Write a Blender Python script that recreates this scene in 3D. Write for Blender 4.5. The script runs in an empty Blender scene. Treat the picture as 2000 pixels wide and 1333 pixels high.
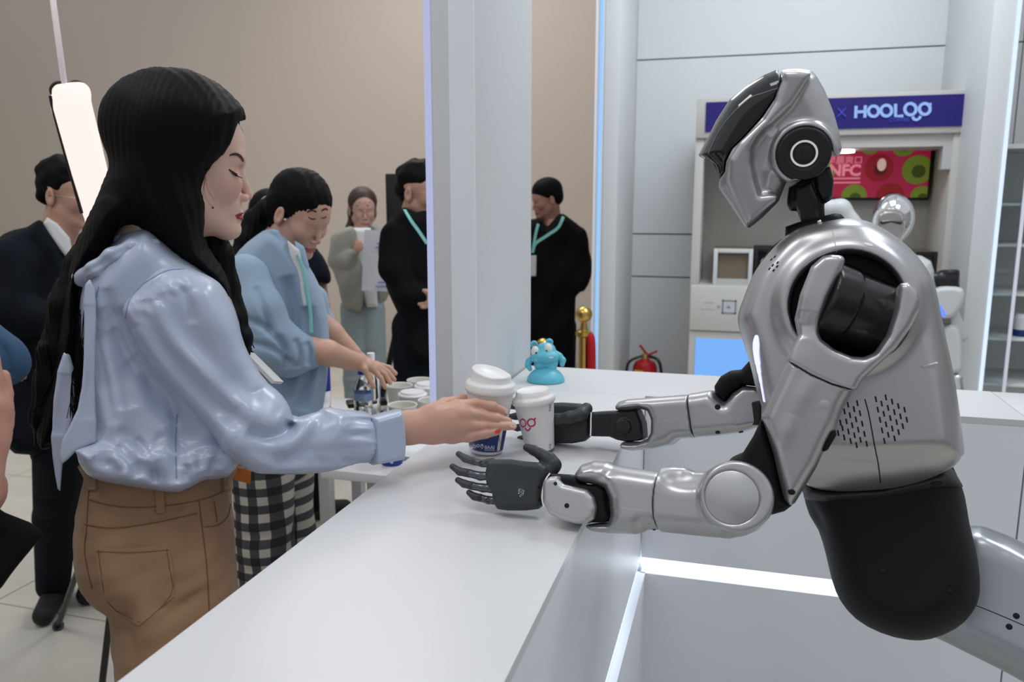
import bpy, bmesh, math, random
import numpy as np
from mathutils import Vector, Matrix
from mathutils.bvhtree import BVHTree
sc = bpy.context.scene
C0 = bpy.context.collection
rnd = random.Random(7)

# ---------------------------------------------------------------- camera
f = 1556.0
CZ = 1.55
pit = math.radians(9.8); yaw = math.radians(15.8)
FW = np.array([-math.sin(yaw)*math.cos(pit), math.cos(yaw)*math.cos(pit), -math.sin(pit)])
RT = np.array([math.cos(yaw), math.sin(yaw), 0.0])
UP = np.cross(RT, FW)
CAM = np.array([0.0, 0.0, CZ])
cam = bpy.data.cameras.new('camera'); camo = bpy.data.objects.new('camera', cam)
C0.objects.link(camo); sc.camera = camo
camo.location = CAM
camo.rotation_euler = (math.radians(90-9.8), 0, yaw)
cam.sensor_width = 36.0; cam.lens = 36.0*f/2000
cam.clip_start = 0.02
cam.dof.use_dof = True; cam.dof.focus_distance = 1.26; cam.dof.aperture_fstop = 6.0

# ---------------------------------------------------------------- view, world, big lights
sc.view_settings.view_transform = 'Standard'; sc.view_settings.look = 'None'
sc.view_settings.gamma = 1; sc.view_settings.use_curve_mapping = False
sc.view_settings.exposure = 0.0
W = bpy.data.worlds.new('hall_daylight'); sc.world = W; W.use_nodes = True
wn = W.node_tree; wn.nodes['Background'].inputs['Color'].default_value = (0.90, 0.94, 1.0, 1)
wn.nodes['Background'].inputs['Strength'].default_value = 0.60

def area(name, loc, size, power, col=(1, 1, 1), target=None, sy=None):
    l = bpy.data.lights.new(name, 'AREA'); l.energy = power; l.color = col
    l.shape = 'RECTANGLE'; l.size = size; l.size_y = sy or size
    o = bpy.data.objects.new(name, l); C0.objects.link(o); o.location = loc
    t = Vector(target) if target is not None else Vector((loc[0], loc[1], 0))
    o.rotation_euler = (t-Vector(loc)).to_track_quat('-Z', 'Y').to_euler()
    return o
area('hall_light', (-2.4, 5.2, 4.4), 2.4, 62, (1, .93, .87))
area('hall_light', (-2.2, .6, 4.0), .8, 20, (1, .96, .92))
area('hall_light', (-0.4, 0.2, 4.2), 1.0, 16, (1, .97, .93))
area('hall_light', (1.7, 2.0, 4.2), 1.0, 28, (.92, .96, 1))
area('hall_light', (0.3, 3.3, 3.6), .8, 34, (.85, .93, 1))

# ---------------------------------------------------------------- pixel helpers (photo frame 2000x1333)
def ray(px, py): return FW + RT*(px-1000)/f - UP*(py-666.5)/f
def P(px, py, d): return CAM + ray(px, py)*d
def atZ(px, py, z): r = ray(px, py); return CAM + r*((z-CZ)/r[2])
def atY(px, py, y): r = ray(px, py); return CAM + r*(y/r[1])
def atX(px, py, x): r = ray(px, py); return CAM + r*(x/r[0])
V3 = lambda *a: np.array(a, float)
def nrm(v): v = np.asarray(v, float); return v/np.linalg.norm(v)

# ---------------------------------------------------------------- materials
MATS = {}
def mat(name, col=(.8, .8, .8), rough=.5, metal=0., bump=0., scale=200., var=0., coat=0., emit=0., trans=0., ior=1.45,
        sheen=0., vcol=False, spec=.5, sss=0., aniso=0., stretch=None):
    if name in MATS: return MATS[name]
    m = bpy.data.materials.new(name); m.use_nodes = True; nt = m.node_tree; b = nt.nodes['Principled BSDF']
    b.inputs['Base Color'].default_value = (*col, 1); b.inputs['Roughness'].default_value = rough
    b.inputs['Metallic'].default_value = metal; b.inputs['IOR'].default_value = ior
    b.inputs['Specular IOR Level'].default_value = spec
    b.inputs['Coat Weight'].default_value = coat; b.inputs['Coat Roughness'].default_value = .08
    b.inputs['Transmission Weight'].default_value = trans
    b.inputs['Sheen Weight'].default_value = sheen
    if sss: b.inputs['Subsurface Weight'].default_value = sss; b.inputs['Subsurface Radius'].default_value = (.012, .004, .002); b.inputs['Subsurface Scale'].default_value = 1
    if aniso: b.inputs['Anisotropic'].default_value = aniso
    if emit: b.inputs['Base Color'].default_value = (*[c*max(.06, 1-emit) for c in col], 1)
    if emit: b.inputs['Emission Color'].default_value = (*col, 1); b.inputs['Emission Strength'].default_value = emit
    src = None
    if vcol:
        a = nt.nodes.new('ShaderNodeVertexColor'); a.layer_name = 'Col'; src = a.outputs['Color']
        nt.links.new(src, b.inputs['Base Color'])
    tc = nt.nodes.new('ShaderNodeTexCoord'); co = tc.outputs['Object']
    if stretch:
        mp = nt.nodes.new('ShaderNodeMapping'); mp.inputs['Scale'].default_value = stretch
        nt.links.new(co, mp.inputs['Vector']); co = mp.outputs['Vector']
    if bump or var:
        n = nt.nodes.new('ShaderNodeTexNoise'); n.inputs['Scale'].default_value = scale; n.inputs['Detail'].default_value = 4
        nt.links.new(co, n.inputs['Vector'])
        if bump:
            bp = nt.nodes.new('ShaderNodeBump'); bp.inputs['Strength'].default_value = bump; bp.inputs['Distance'].default_value = .002
            nt.links.new(n.outputs['Fac'], bp.inputs['Height']); nt.links.new(bp.outputs['Normal'], b.inputs['Normal'])
        if var:
            mx = nt.nodes.new('ShaderNodeMix'); mx.data_type = 'RGBA'; mx.blend_type = 'MULTIPLY'
            mx.inputs['Factor'].default_value = 1
            mr = nt.nodes.new('ShaderNodeMapRange'); mr.inputs['To Min'].default_value = 1-var; mr.inputs['To Max'].default_value = 1+var
            mr.inputs['From Min'].default_value = .3; mr.inputs['From Max'].default_value = .7
            nt.links.new(n.outputs['Fac'], mr.inputs['Value'])
            if src: nt.links.new(src, mx.inputs['A'])
            else: mx.inputs['A'].default_value = (*col, 1)
            nt.links.new(mr.outputs['Result'], mx.inputs['B'])
            nt.links.new(mx.outputs['Result'], b.inputs['Base Color'])
    MATS[name] = m
    return m
def srgb(r, g, b):
    return tuple(((c/255/12.92) if c/255 <= .04045 else ((c/255+.055)/1.055)**2.4) for c in (r, g, b))

# ---------------------------------------------------------------- objects
ABS = {}
def tag(o, label=None, cat=None, group=None, kind=None):
    if label: o['label'] = label
    if cat: o['category'] = cat
    if group: o['group'] = group
    if kind: o['kind'] = kind
    return o
def thing(name, label, cat, loc=(0, 0, 0), group=None, kind=None):
    o = bpy.data.objects.new(name, None); C0.objects.link(o); o.location = loc
    o.empty_display_size = .05
    ABS[o.name] = np.array(loc, float)
    return tag(o, label, cat, group, kind)
def mk(name, v, fc, m, parent=None, smooth=True, cols=None, loc=None, sharp=None, **tags):
    v = np.asarray(v, float)
    base = ABS[parent.name] if parent is not None else (np.array(loc, float) if loc is not None else np.zeros(3))
    me = bpy.data.meshes.new(name)
    if isinstance(fc, np.ndarray) and len(v):
        fc = np.ascontiguousarray(fc, dtype=np.int32); vv = np.ascontiguousarray(v-base, dtype=np.float32)
        k = fc.shape[1]
        me.vertices.add(len(vv)); me.vertices.foreach_set('co', vv.ravel())
        me.loops.add(fc.size); me.loops.foreach_set('vertex_index', fc.ravel())
        me.polygons.add(len(fc)); me.polygons.foreach_set('loop_start', np.arange(0, fc.size, k, dtype=np.int32))
        me.update(calc_edges=True); me.validate()
    else:
        me.from_pydata([tuple(p) for p in (v-base)], [], [tuple(map(int, q)) for q in fc]); me.update()
    me.polygons.foreach_set('use_smooth', [smooth]*len(me.polygons))
    if cols is not None:
        ca = me.color_attributes.new('Col', 'FLOAT_COLOR', 'POINT')
        ca.data.foreach_set('color', np.ascontiguousarray(cols, dtype=np.float32).ravel())
    if m is not None: me.materials.append(m)
    o = bpy.data.objects.new(name, me); C0.objects.link(o)
    if parent is not None: o.parent = parent
    else: o.location = base
    ABS[o.name] = base
    if sharp: me.set_sharp_from_angle(angle=math.radians(sharp))
    return tag(o, **tags)
def bmo(name, bm, m, parent=None, smooth=False, sharp=None, **kw):
    bm.verts.index_update()
    v = [tuple(x.co) for x in bm.verts]; fc = [[x.index for x in q.verts] for q in bm.faces]
    bm.free()
    return mk(name, v, fc, m, parent, smooth=smooth or bool(sharp), sharp=sharp, **kw)
def boxv(bm, lo, hi, bev=0., M=None, seg=2):
    lo = np.array(lo, float); hi = np.array(hi, float)
    r = bmesh.ops.create_cube(bm, size=1)
    vs = r['verts']
    for v in vs: v.co = Vector([lo[i]+(v.co[i]+.5)*(hi[i]-lo[i]) for i in range(3)])
    if bev:
        es = list({e for v in vs for e in v.link_edges})
        r = bmesh.ops.bevel(bm, geom=es, offset=bev, segments=seg, affect='EDGES', profile=.5)
        vs = list({v for fa in r['faces'] for v in fa.verts} | {v for v in vs if v.is_valid})
    if M is not None:
        for v in vs: v.co = M @ v.co
def box(name, lo, hi, m, parent=None, bev=0., M=None, **kw):
    bm = bmesh.new(); boxv(bm, lo, hi, bev, M)
    return bmo(name, bm, m, parent, sharp=35 if bev else None, **kw)
def frame(axis, up=(0, 0, 1)):
    z = nrm(axis); u = np.array(up, float)
    if abs(z@nrm(u)) > .98: u = V3(1, 0, 0)
    x = nrm(np.cross(u, z)); y = np.cross(z, x)
    return np.array([x, y, z])
def lathe(name, prof, org, m, parent=None, axis=(0, 0, 1), seg=40, **kw):
    """prof: (radius, height) list"""
    Fm = frame(axis); v = []; fc = []; n = len(prof)
    for i in range(seg):
        a = 2*math.pi*i/seg
        for r, h in prof:
            v.append(np.array(org)+Fm[0]*r*math.cos(a)+Fm[1]*r*math.sin(a)+Fm[2]*h)
    for i in range(seg):
        j = (i+1) % seg
        for k in range(n-1):
            fc.append((i*n+k, j*n+k, j*n+k+1, i*n+k+1))
    if prof[0][0] > 1e-4: fc.append([i*n for i in range(seg)][::-1])
    if prof[-1][0] > 1e-4 and not kw.pop('open_top', False): fc.append([i*n+n-1 for i in range(seg)])
    kw.pop('open_top', None)
    return mk(name, v, fc, m, parent, smooth=True, sharp=kw.pop('sharp', 40), **kw)
def catmull(pts, n=6, closed=False):
    p = [np.array(q, float) for q in pts]; out = []; N = len(p)
    rg = range(N) if closed else range(N-1)
    for i in rg:
        if closed: a, b, c, d = p[i-1], p[i], p[(i+1) % N], p[(i+2) % N]
        else: a, b, c, d = p[max(i-1, 0)], p[i], p[i+1], p[min(i+2, N-1)]
        for k in range(n):
            t = k/n
            out.append(.5*((2*b)+(-a+c)*t+(2*a-5*b+4*c-d)*t*t+(-a+3*b-3*c+d)*t**3))
    if not closed: out.append(p[-1])
    return out
def tubev(pts, rad, seg=8, closed=False):
    pts = [np.array(p, float) for p in pts]; n = len(pts)
    if np.isscalar(rad): rad = [rad]*n
    v = []; fc = []
    T = [nrm(pts[(i+1) % n if closed else min(i+1, n-1)]-pts[i-1 if closed else max(i-1, 0)]+1e-9) for i in range(n)]
    x = frame(T[0])[0]
    for i in range(n):
        x = nrm(x-T[i]*(x@T[i])); y = np.cross(T[i], x)
        for k in range(seg):
            a = 2*math.pi*k/seg
            v.append(pts[i]+(x*math.cos(a)+y*math.sin(a))*max(rad[i], 1e-5))
    for i in range(n if closed else n-1):
        j = (i+1) % n
        for k in range(seg):
            l = (k+1) % seg
            fc.append((i*seg+k, i*seg+l, j*seg+l, j*seg+k))
    if not closed:
        fc.append(tuple(range(seg))[::-1]); fc.append(tuple((n-1)*seg+k for k in range(seg)))
    return v, fc
def tube(name, pts, rad, m, parent=None, seg=8, closed=False, smooth_n=0, **kw):
    if smooth_n:
        if not np.isscalar(rad):
            rad = [float(r[0]) for r in catmull([[r] for r in rad], smooth_n, closed)]
        pts = catmull(pts, smooth_n, closed)
    v, fc = tubev(pts, rad, seg, closed)
    return mk(name, v, fc, m, parent, sharp=50, **kw)
def ribbon(name, pts, nors, w, th, m, parent=None, **kw):
    """flat strip: pts centre line, nors surface normals, w width, th thickness"""
    pts = [np.array(p, float) for p in pts]; n = len(pts); v = []; fc = []
    if np.isscalar(w): w = [w]*n
    for i in range(n):
        t = nrm(pts[min(i+1, n-1)]-pts[max(i-1, 0)]); nn = nrm(nors[i]) if len(nors) > 1 else nrm(nors[0])
        s = nrm(np.cross(t, nn)); nn = np.cross(s, t)
        for a, b in ((-1, 0), (1, 0), (1, 1), (-1, 1)): v.append(pts[i]+s*a*w[i]/2+nn*b*th)
    for i in range(n-1):
        for k in range(4):
            l = (k+1) % 4
            fc.append((i*4+k, i*4+l, (i+1)*4+l, (i+1)*4+k))
    fc.append((3, 2, 1, 0)); fc.append(tuple((n-1)*4+k for k in range(4)))
    return mk(name, v, fc, m, parent, smooth=False, **kw)

def txt2d(s, size=1., extrude=0., bold=0., shear=0.):
    cu = bpy.data.curves.new('t', 'FONT'); cu.body = s; cu.size = size; cu.extrude = extrude; cu.offset = bold; cu.shear = shear
    cu.align_x = 'CENTER'; cu.align_y = 'CENTER'; cu.resolution_u = 3
    o = bpy.data.objects.new('t', cu); C0.objects.link(o)
    dg = bpy.context.evaluated_depsgraph_get(); me = bpy.data.meshes.new_from_object(o.evaluated_get(dg))
    v = np.array([tuple(x.co) for x in me.vertices]).reshape(-1, 3); fc = [list(p.vertices) for p in me.polygons]
    bpy.data.objects.remove(o); bpy.data.curves.remove(cu); bpy.data.meshes.remove(me)
    return v, fc
def text(name, s, org, xax, yax, size, m, parent=None, th=.001, bold=0., **kw):
    v, fc = txt2d(s, size, th/2, bold); xax = nrm(xax); yax = nrm(yax); n = np.cross(xax, yax)
    w = np.array(org)+v[:, :1]*xax+v[:, 1:2]*yax+(v[:, 2:3]+th/2)*n
    return mk(name, w, fc, m, parent, smooth=False, **kw)

# ---------------------------------------------------------------- signed-distance modelling
def snet(V, h):
    s = V < 0; c = np.zeros(tuple(n-1 for n in V.shape), np.uint8)
    sl = [(slice(0, -1), slice(1, None))[b] for b in (0, 1)]
    cs = [(i, j, k) for i in (0, 1) for j in (0, 1) for k in (0, 1)]
    for i, j, k in cs: c += s[sl[i], sl[j], sl[k]]
    act = (c > 0) & (c < 8); idx = np.argwhere(act)
    if not len(idx): return np.zeros((0, 3)), np.zeros((0, 4), int)
    vals = np.stack([V[idx[:, 0]+i, idx[:, 1]+j, idx[:, 2]+k] for i, j, k in cs], 1)
    acc = np.zeros((len(idx), 3)); cnt = np.zeros(len(idx))
    for a in range(8):
        for b in range(a+1, 8):
            dlt = np.array(cs[b])-np.array(cs[a])
            if abs(dlt).sum() != 1: continue
            va, vb = vals[:, a], vals[:, b]; x = (va < 0) != (vb < 0)
            t = np.where(x, va/np.where(x, va-vb, 1), 0)
            acc += x[:, None]*(np.array(cs[a])+t[:, None]*dlt); cnt += x
    vt = idx+acc/cnt[:, None]
    gid = np.full(c.shape, -1, np.int64); gid[act] = np.arange(len(idx))
    F_ = []
    for ax in range(3):
        o1, o2 = (ax+1) % 3, (ax+2) % 3
        sa = [slice(None)]*3; sb = [slice(None)]*3
        sa[ax] = slice(0, -1); sb[ax] = slice(1, None)
        for o in (o1, o2): sa[o] = slice(1, -1); sb[o] = slice(1, -1)
        A, B = s[tuple(sa)], s[tuple(sb)]
        e = np.argwhere(A != B)
        if not len(e): continue
        flip = A[e[:, 0], e[:, 1], e[:, 2]]
        e[:, o1] += 1; e[:, o2] += 1
        q = []
        for d1, d2 in ((-1, -1), (0, -1), (0, 0), (-1, 0)):
            g = e.copy(); g[:, o1] += d1; g[:, o2] += d2
            q.append(gid[g[:, 0], g[:, 1], g[:, 2]])
        q = np.stack(q, 1); q = np.where(flip[:, None], q, q[:, ::-1])
        F_.append(q)
    return vt*h, np.concatenate(F_)
def relax(v, fc, it=1, lam=.5):
    e = np.concatenate([fc[:, [i, (i+1) % 4]] for i in range(4)])
    for _ in range(it):
        acc = np.zeros_like(v); cnt = np.zeros(len(v))
        np.add.at(acc, e[:, 0], v[e[:, 1]]); np.add.at(cnt, e[:, 0], 1)
        v = v+lam*(acc/np.maximum(cnt, 1)[:, None]-v)
    return v
def smin(a, b, k):
    if k <= 0: return np.minimum(a, b)
    h = np.maximum(k-np.abs(a-b), 0)/k
    return np.minimum(a, b)-h*h*k*.25
def polyd(X, Y, pts):
    pts = np.array(pts, float); n = len(pts)
    d = np.full(X.shape, 1e9); sgn = np.zeros(X.shape, bool)
    for i in range(n):
        a = pts[i]; b = pts[(i+1) % n]; e = b-a; L2 = e@e+1e-18
        wx, wy = X-a[0], Y-a[1]
        t = np.clip((wx*e[0]+wy*e[1])/L2, 0, 1)
        d = np.minimum(d, (wx-e[0]*t)**2+(wy-e[1]*t)**2)
        if a[1] != b[1]:
            cnd = ((a[1] > Y) != (b[1] > Y)) & (X < (b[0]-a[0])*(Y-a[1])/(b[1]-a[1])+a[0])
            sgn ^= cnd
    return np.where(sgn, -1, 1)*np.sqrt(d)
class S:
    """SDF model in a rigid local frame: x right, y up, w away, centred on pixel (px,py) at depth d."""
    def __init__(s, px, py, d, vox, axis=None):
        s.O = P(px, py, d); s.vox = vox; r = ray(px, py) if axis is None else np.array(axis, float)
        s.Wx = nrm(r); A = nrm(RT-s.Wx*(RT@s.Wx)); B = np.cross(A, s.Wx)
        s.M = np.array([A, B, s.Wx]); s.ops = []; s.u = d/f
        s.lo = np.full(3, 9e9); s.hi = np.full(3, -9e9)
    def L(s, px, py, w=0.):
        r = ray(px, py); t = ((s.O-CAM)@s.Wx+w)/(r@s.Wx)
        return CAM+r*t
    def loc(s, p): return s.M@(np.asarray(p, float)-s.O)
    def wld(s, q): return s.O+np.asarray(q) @ s.M
    def _add(s, op, lo, hi, fn, k):
        lo = np.array(lo); hi = np.array(hi)
        if op == '+': s.lo = np.minimum(s.lo, lo); s.hi = np.maximum(s.hi, hi)
        s.ops.append((op, lo, hi, fn, k))
    def cone(s, a, b, ra, rb, k=0., op='+', sq=None):
        """tapered capsule a-b (world). sq=(axis, factor): cross-section scaled along axis"""
        a = s.loc(a); b = s.loc(b); ba = b-a; L2 = ba@ba+1e-12
        R_ = max(ra, rb)*(max(1, sq[1]) if sq else 1)
        lo = np.minimum(a, b)-R_; hi = np.maximum(a, b)+R_
        if sq: ax = nrm(s.M@np.array(sq[0], float)); fq = 1/sq[1]-1
        def fn(x, y, w):
            p = [x-a[0], y-a[1], w-a[2]]
            bb = ba
            if sq:
                t = p[0]*ax[0]+p[1]*ax[1]+p[2]*ax[2]
                p = [p[i]+t*ax[i]*fq for i in range(3)]; bb = ba+ax*(ba@ax)*fq
            l2 = bb@bb+1e-12
            h = np.clip((p[0]*bb[0]+p[1]*bb[1]+p[2]*bb[2])/l2, 0, 1)
            d = np.sqrt((p[0]-bb[0]*h)**2+(p[1]-bb[1]*h)**2+(p[2]-bb[2]*h)**2)-(ra+(rb-ra)*h)
            return d*(min(1, sq[1]) if sq else 1)
        s._add(op, lo, hi, fn, k)
    def chain(s, pts, k=0., op='+', sq=None, kk=None):
        """pts (world point, radius)"""
        for i in range(len(pts)-1):
            s.cone(pts[i][0], pts[i+1][0], pts[i][1], pts[i+1][1], k if i == 0 or kk is None else kk, op, sq)
    def pch(s, pts, k=0., op='+', sq=None, kk=None):
        """pts (px,py,w,r_px)"""
        s.chain([(s.L(p[0], p[1], p[2]), p[3]*s.u) for p in pts], k, op, sq, kk)
    def ell(s, c, r, ax=None, k=0., op='+'):
        c = s.loc(c); A = s.M@(np.array(ax, float).T if ax is not None else np.eye(3)) if ax is not None else np.eye(3)
        r = np.array(r, float); ext = np.sqrt((A**2)@(r**2))
        def fn(x, y, w):
            p = [x-c[0], y-c[1], w-c[2]]
            q = [p[0]*A[0, i]+p[1]*A[1, i]+p[2]*A[2, i] for i in range(3)]
            k0 = np.sqrt((q[0]/r[0])**2+(q[1]/r[1])**2+(q[2]/r[2])**2)
            k1 = np.sqrt((q[0]/r[0]**2)**2+(q[1]/r[1]**2)**2+(q[2]/r[2]**2)**2)+1e-9
            return k0*(k0-1)/k1
        s._add(op, c-ext, c+ext, fn, k)
    def rbox(s, c, h, rr, ax=None, k=0., op='+'):
        c = s.loc(c); A = s.M@np.array(ax, float).T if ax is not None else np.eye(3)
        h = np.array(h, float)-rr; ext = np.abs(A)@(h+rr)
        def fn(x, y, w):
            p = [x-c[0], y-c[1], w-c[2]]
            q = [np.abs(p[0]*A[0, i]+p[1]*A[1, i]+p[2]*A[2, i])-h[i] for i in range(3)]
            o = np.sqrt(sum(np.maximum(t, 0)**2 for t in q))
            return o+np.minimum(np.maximum(q[0], np.maximum(q[1], q[2])), 0)-rr
        s._add(op, c-ext, c+ext, fn, k)
    def cyl(s, a, b, r, rr=.002, k=0., op='+'):
        """rounded cylinder a-b"""
        a = s.loc(a); b = s.loc(b); c = (a+b)/2; ax = (b-a); H = np.linalg.norm(ax)/2; ax = ax/(2*H)
        ext = np.abs(ax)*H+r*np.sqrt(np.maximum(1-ax**2, 0))
        def fn(x, y, w):
            p = [x-c[0], y-c[1], w-c[2]]; t = p[0]*ax[0]+p[1]*ax[1]+p[2]*ax[2]
            rd = np.sqrt(np.maximum(p[0]**2+p[1]**2+p[2]**2-t*t, 0))-r+rr; hh = np.abs(t)-H+rr
            return np.sqrt(np.maximum(rd, 0)**2+np.maximum(hh, 0)**2)+np.minimum(np.maximum(rd, hh), 0)-rr
        s._add(op, c-ext, c+ext, fn, k)
    def poly(s, pts, w0, T, rx=.01, rw=None, k=0., op='+', sm=0, tilt=(0, 0)):
        """px outline extruded +-T (m) about depth offset w0, edge rounding rx in plane, rw along depth; tilt = dw per metre x,y"""
        rw = min(rw or rx, T)
        q = [s.loc(s.L(p[0], p[1], w0))[:2] for p in pts]
        if sm: q = catmull(q, sm, True)
        q = np.array(q); cen = q.mean(0); ex = abs((q-cen)*np.array(tilt)).sum(1).max()
        lo = np.array([*q.min(0), w0-T-ex]); hi = np.array([*q.max(0), w0+T+ex])
        def fn(x, y, w):
            d2 = polyd(x[:, :, 0], y[:, :, 0], q)[:, :, None]
            ww = np.abs(w-w0-(x-cen[0])*tilt[0]-(y-cen[1])*tilt[1])
            a = d2+rx; b = (ww-(T-rw))*(rx/rw)
            return np.sqrt(np.maximum(a, 0)**2+np.maximum(b, 0)**2)+np.minimum(np.maximum(a, b), 0)-rx
        s._add(op, lo, hi, fn, k)
    def clip(s, pts, g=0., sm=0, k=0.):
        """keep only what lies inside the px outline (grown by g metres)"""
        q = [s.loc(s.L(p[0], p[1], -.05))[:2] for p in pts]
        if sm: q = catmull(q, sm, True)
        q = np.array(q)
        s.ops.append(('&', None, None, lambda x, y, w: (polyd(x[:, :, 0]+0*y[:, :, 0], y[:, :, 0]+0*x[:, :, 0], q)-g)[:, :, None]+0*w, k))
    def half(s, p, n, k=0.):
        """keep the side where (x-p).n<0 ... world"""
        p = s.loc(p); n = nrm(s.M@np.array(n, float))
        s.ops.append(('&', None, None, lambda x, y, w: (x-p[0])*n[0]+(y-p[1])*n[1]+(w-p[2])*n[2], k))
    def crease(s, a, b, wd, amp, c=None):
        """smooth groove (amp>0) or ridge (amp<0) along world points a-b(-c)"""
        for p_, q_ in ([(a, b)] if c is None else [(a, b), (b, c)]):
            a1 = s.loc(p_); b1 = s.loc(q_); ba = b1-a1; L2 = ba@ba+1e-12
            def fn(x, y, w, a1=a1, ba=ba, L2=L2):
                p = [x-a1[0], y-a1[1], w-a1[2]]
                t = (p[0]*ba[0]+p[1]*ba[1]+p[2]*ba[2])/L2; h = np.clip(t, 0, 1)
                d2 = (p[0]-ba[0]*h)**2+(p[1]-ba[1]*h)**2+(p[2]-ba[2]*h)**2
                fade = np.clip(1-np.abs(h-.5)*2, 0, 1)**.6
                return amp*np.exp(-d2/wd**2)*(.25+.75*fade)
            s.ops.append(('d', np.minimum(a1, b1)-3*wd, np.maximum(a1, b1)+3*wd, fn, 0))
    def folds(s, lst, wd, amp):
        """lst of px polylines [(px,py,w),...]: one continuous fold each, fading at its ends"""
        for L_ in lst:
            q = [s.loc(p)[:2] for p in catmull([s.L(*p) for p in L_], 3)]; n = len(q)-1
            def fn(x, y, w, q_=q, n=n):
                best = None; x = x+0*y; y = y+0*x
                for i in range(n):
                    a1 = q_[i]; ba = q_[i+1]-a1; p = [x-a1[0], y-a1[1]]
                    h = np.clip((p[0]*ba[0]+p[1]*ba[1])/(ba@ba+1e-12), 0, 1)
                    d2 = (p[0]-ba[0]*h)**2+(p[1]-ba[1]*h)**2; u = (i+h)/n
                    if best is None: best, bu = d2, u
                    else: m = d2 < best; best = np.where(m, d2, best); bu = np.where(m, u, bu)
                return amp*np.exp(-best/wd**2)*np.clip(4*bu*(1-bu), 0, 1)**.5+0*w
            Q = np.array(q); s.ops.append(('d', np.array([*(Q.min(0)-3*wd), -9]), np.array([*(Q.max(0)+3*wd), 9.]), fn, 0))
    def noise(s, amp, freq, seed=0):
        r = np.random.RandomState(seed); K = [(r.normal(size=3)*freq, r.rand()*6.28) for _ in range(7)]
        def fn(x, y, w): return amp*sum(np.sin(k[0]*x+k[1]*y+k[2]*w+ph) for k, ph in K)/2.6
        s.ops.append(('d', None, None, fn, 0))
    def build(s, rel=1):
        h = s.vox; lo = s.lo-4*h; hi = s.hi+4*h; n = np.ceil((hi-lo)/h).astype(int)+1
        ax = [lo[i]+np.arange(n[i])*h for i in range(3)]
        V = np.full(tuple(n), 1.0, np.float32)
        for op, l, hh, fn, k in s.ops:
            if l is None: sl = tuple(slice(0, n[i]) for i in range(3))
            else:
                m = max(k*1.1, 4*h)
                i0 = np.clip(np.floor((l-m-lo)/h).astype(int), 0, n); i1 = np.clip(np.ceil((hh+m-lo)/h).astype(int)+1, 0, n)
                if np.any(i1 <= i0): continue
                sl = tuple(slice(i0[i], i1[i]) for i in range(3))
            x = ax[0][sl[0]][:, None, None]; y = ax[1][sl[1]][None, :, None]; w = ax[2][sl[2]][None, None, :]
            if op in '+-&' and fn.__code__.co_freevars and 'q' in fn.__code__.co_freevars:
                x = x+0*y; y = y+0*x
            d = fn(x, y, w).astype(np.float32)
            if op == '+': V[sl] = smin(V[sl], d, k)
            elif op == '-': V[sl] = -smin(-V[sl], d, k)
            elif op == '&': V[sl] = -smin(-V[sl], -d, k)
            else: V[sl] += d
        V[0], V[-1], V[:, 0], V[:, -1], V[:, :, 0], V[:, :, -1] = 1, 1, 1, 1, 1, 1
        v, fc = snet(V, h)
        if rel: v = relax(v, fc, rel)
        return s.wld(v+lo), fc
    def mesh(s, name, m, parent=None, rel=1, col=None, warp=None, **kw):
        v, fc = s.build(rel)
        if warp is not None: v = warp(v)
        o = mk(name, v, fc, m, parent, cols=col(v) if col else None, **kw)
        return o
def bvh(*obs):
    vs = []; fs = []
    for o in obs:
        k = len(vs); b = ABS[o.name]
        vs += [tuple(np.array(v.co)+b) for v in o.data.vertices]; fs += [tuple(i+k for i in p.vertices) for p in o.data.polygons]
    return BVHTree.FromPolygons(vs, fs)
def hit(T, px, py, off=0.):
    r = nrm(ray(px, py)); l, n, i, d = T.ray_cast(Vector(CAM), Vector(r))
    if l is None: return None, None
    n = np.array(n); n = n if n@r < 0 else -n
    return np.array(l)+n*off, n
def drape(name, T, pts, w, m, parent, th=.0006, n=6, off=0., **kw):
    """flat strip laid on a surface along px polyline"""
    q = catmull([(p[0], p[1]) for p in pts], n) if n else [np.array(p) for p in pts]
    H = [hit(T, x[0], x[1], off) for x in q]; H = [h for h in H if h[0] is not None]
    if len(H) < 2: return None
    return ribbon(name, [h[0] for h in H], [h[1] for h in H], w, th, m, parent, **kw)
def dot(name, T, px, py, r, m, parent, th=.0012, seg=16, asp=1., ang=0., **kw):
    p, n = hit(T, px, py)
    if p is None: return None
    F_ = frame(n, UP); v = [p+n*th]; fc = []
    for i in range(seg):
        a = 2*math.pi*i/seg; x, y = r*math.cos(a), r*asp*math.sin(a); ca, sa = math.cos(ang), math.sin(ang)
        q = F_[0]*(x*ca-y*sa)+F_[1]*(x*sa+y*ca)
        v += [p+q+n*th*.8, p+q-n*th]
    for i in range(seg):
        j = (i+1) % seg
        fc += [(0, 1+2*i, 1+2*j), (1+2*i, 2+2*i, 2+2*j, 1+2*j)]
    return mk(name, v, fc, m, parent, smooth=False, **kw)
# ================================================================ SETTING
M_wall = mat('beige_plaster', srgb(206, 194, 183), .8, bump=.05, scale=60)
M_white = mat('white_laminate', (.86, .88, .94), .40)
M_booth = mat('white_painted_panel', (.68, .70, .71), .5)
M_grey = mat('grey_paint', (.52, .52, .51), .6)
M_top = mat('white_solid_surface', (.655, .655, .668), .32, bump=.02, scale=400)
M_black = mat('black_plastic', (.008, .008, .009), .35)
M_blackm = mat('matte_black', (.012, .012, .013), .7)
M_led = mat('led_white_blue', srgb(150, 200, 252), .5, emit=1.0)
M_ledc = mat('led_cold_white', (.62, .74, .95), .5, emit=1.2)
M_ledp = mat('led_lavender', (.46, .50, .74), .5, emit=.85)
M_joint = mat('dark_joint', (.16, .16, .17), .8)
def floor_mat():
    m = mat('concrete_floor', srgb(204, 200, 188), .45, var=.10, scale=2.2)
    return m
M_floor = floor_mat()
KS = dict(kind='structure')
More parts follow.
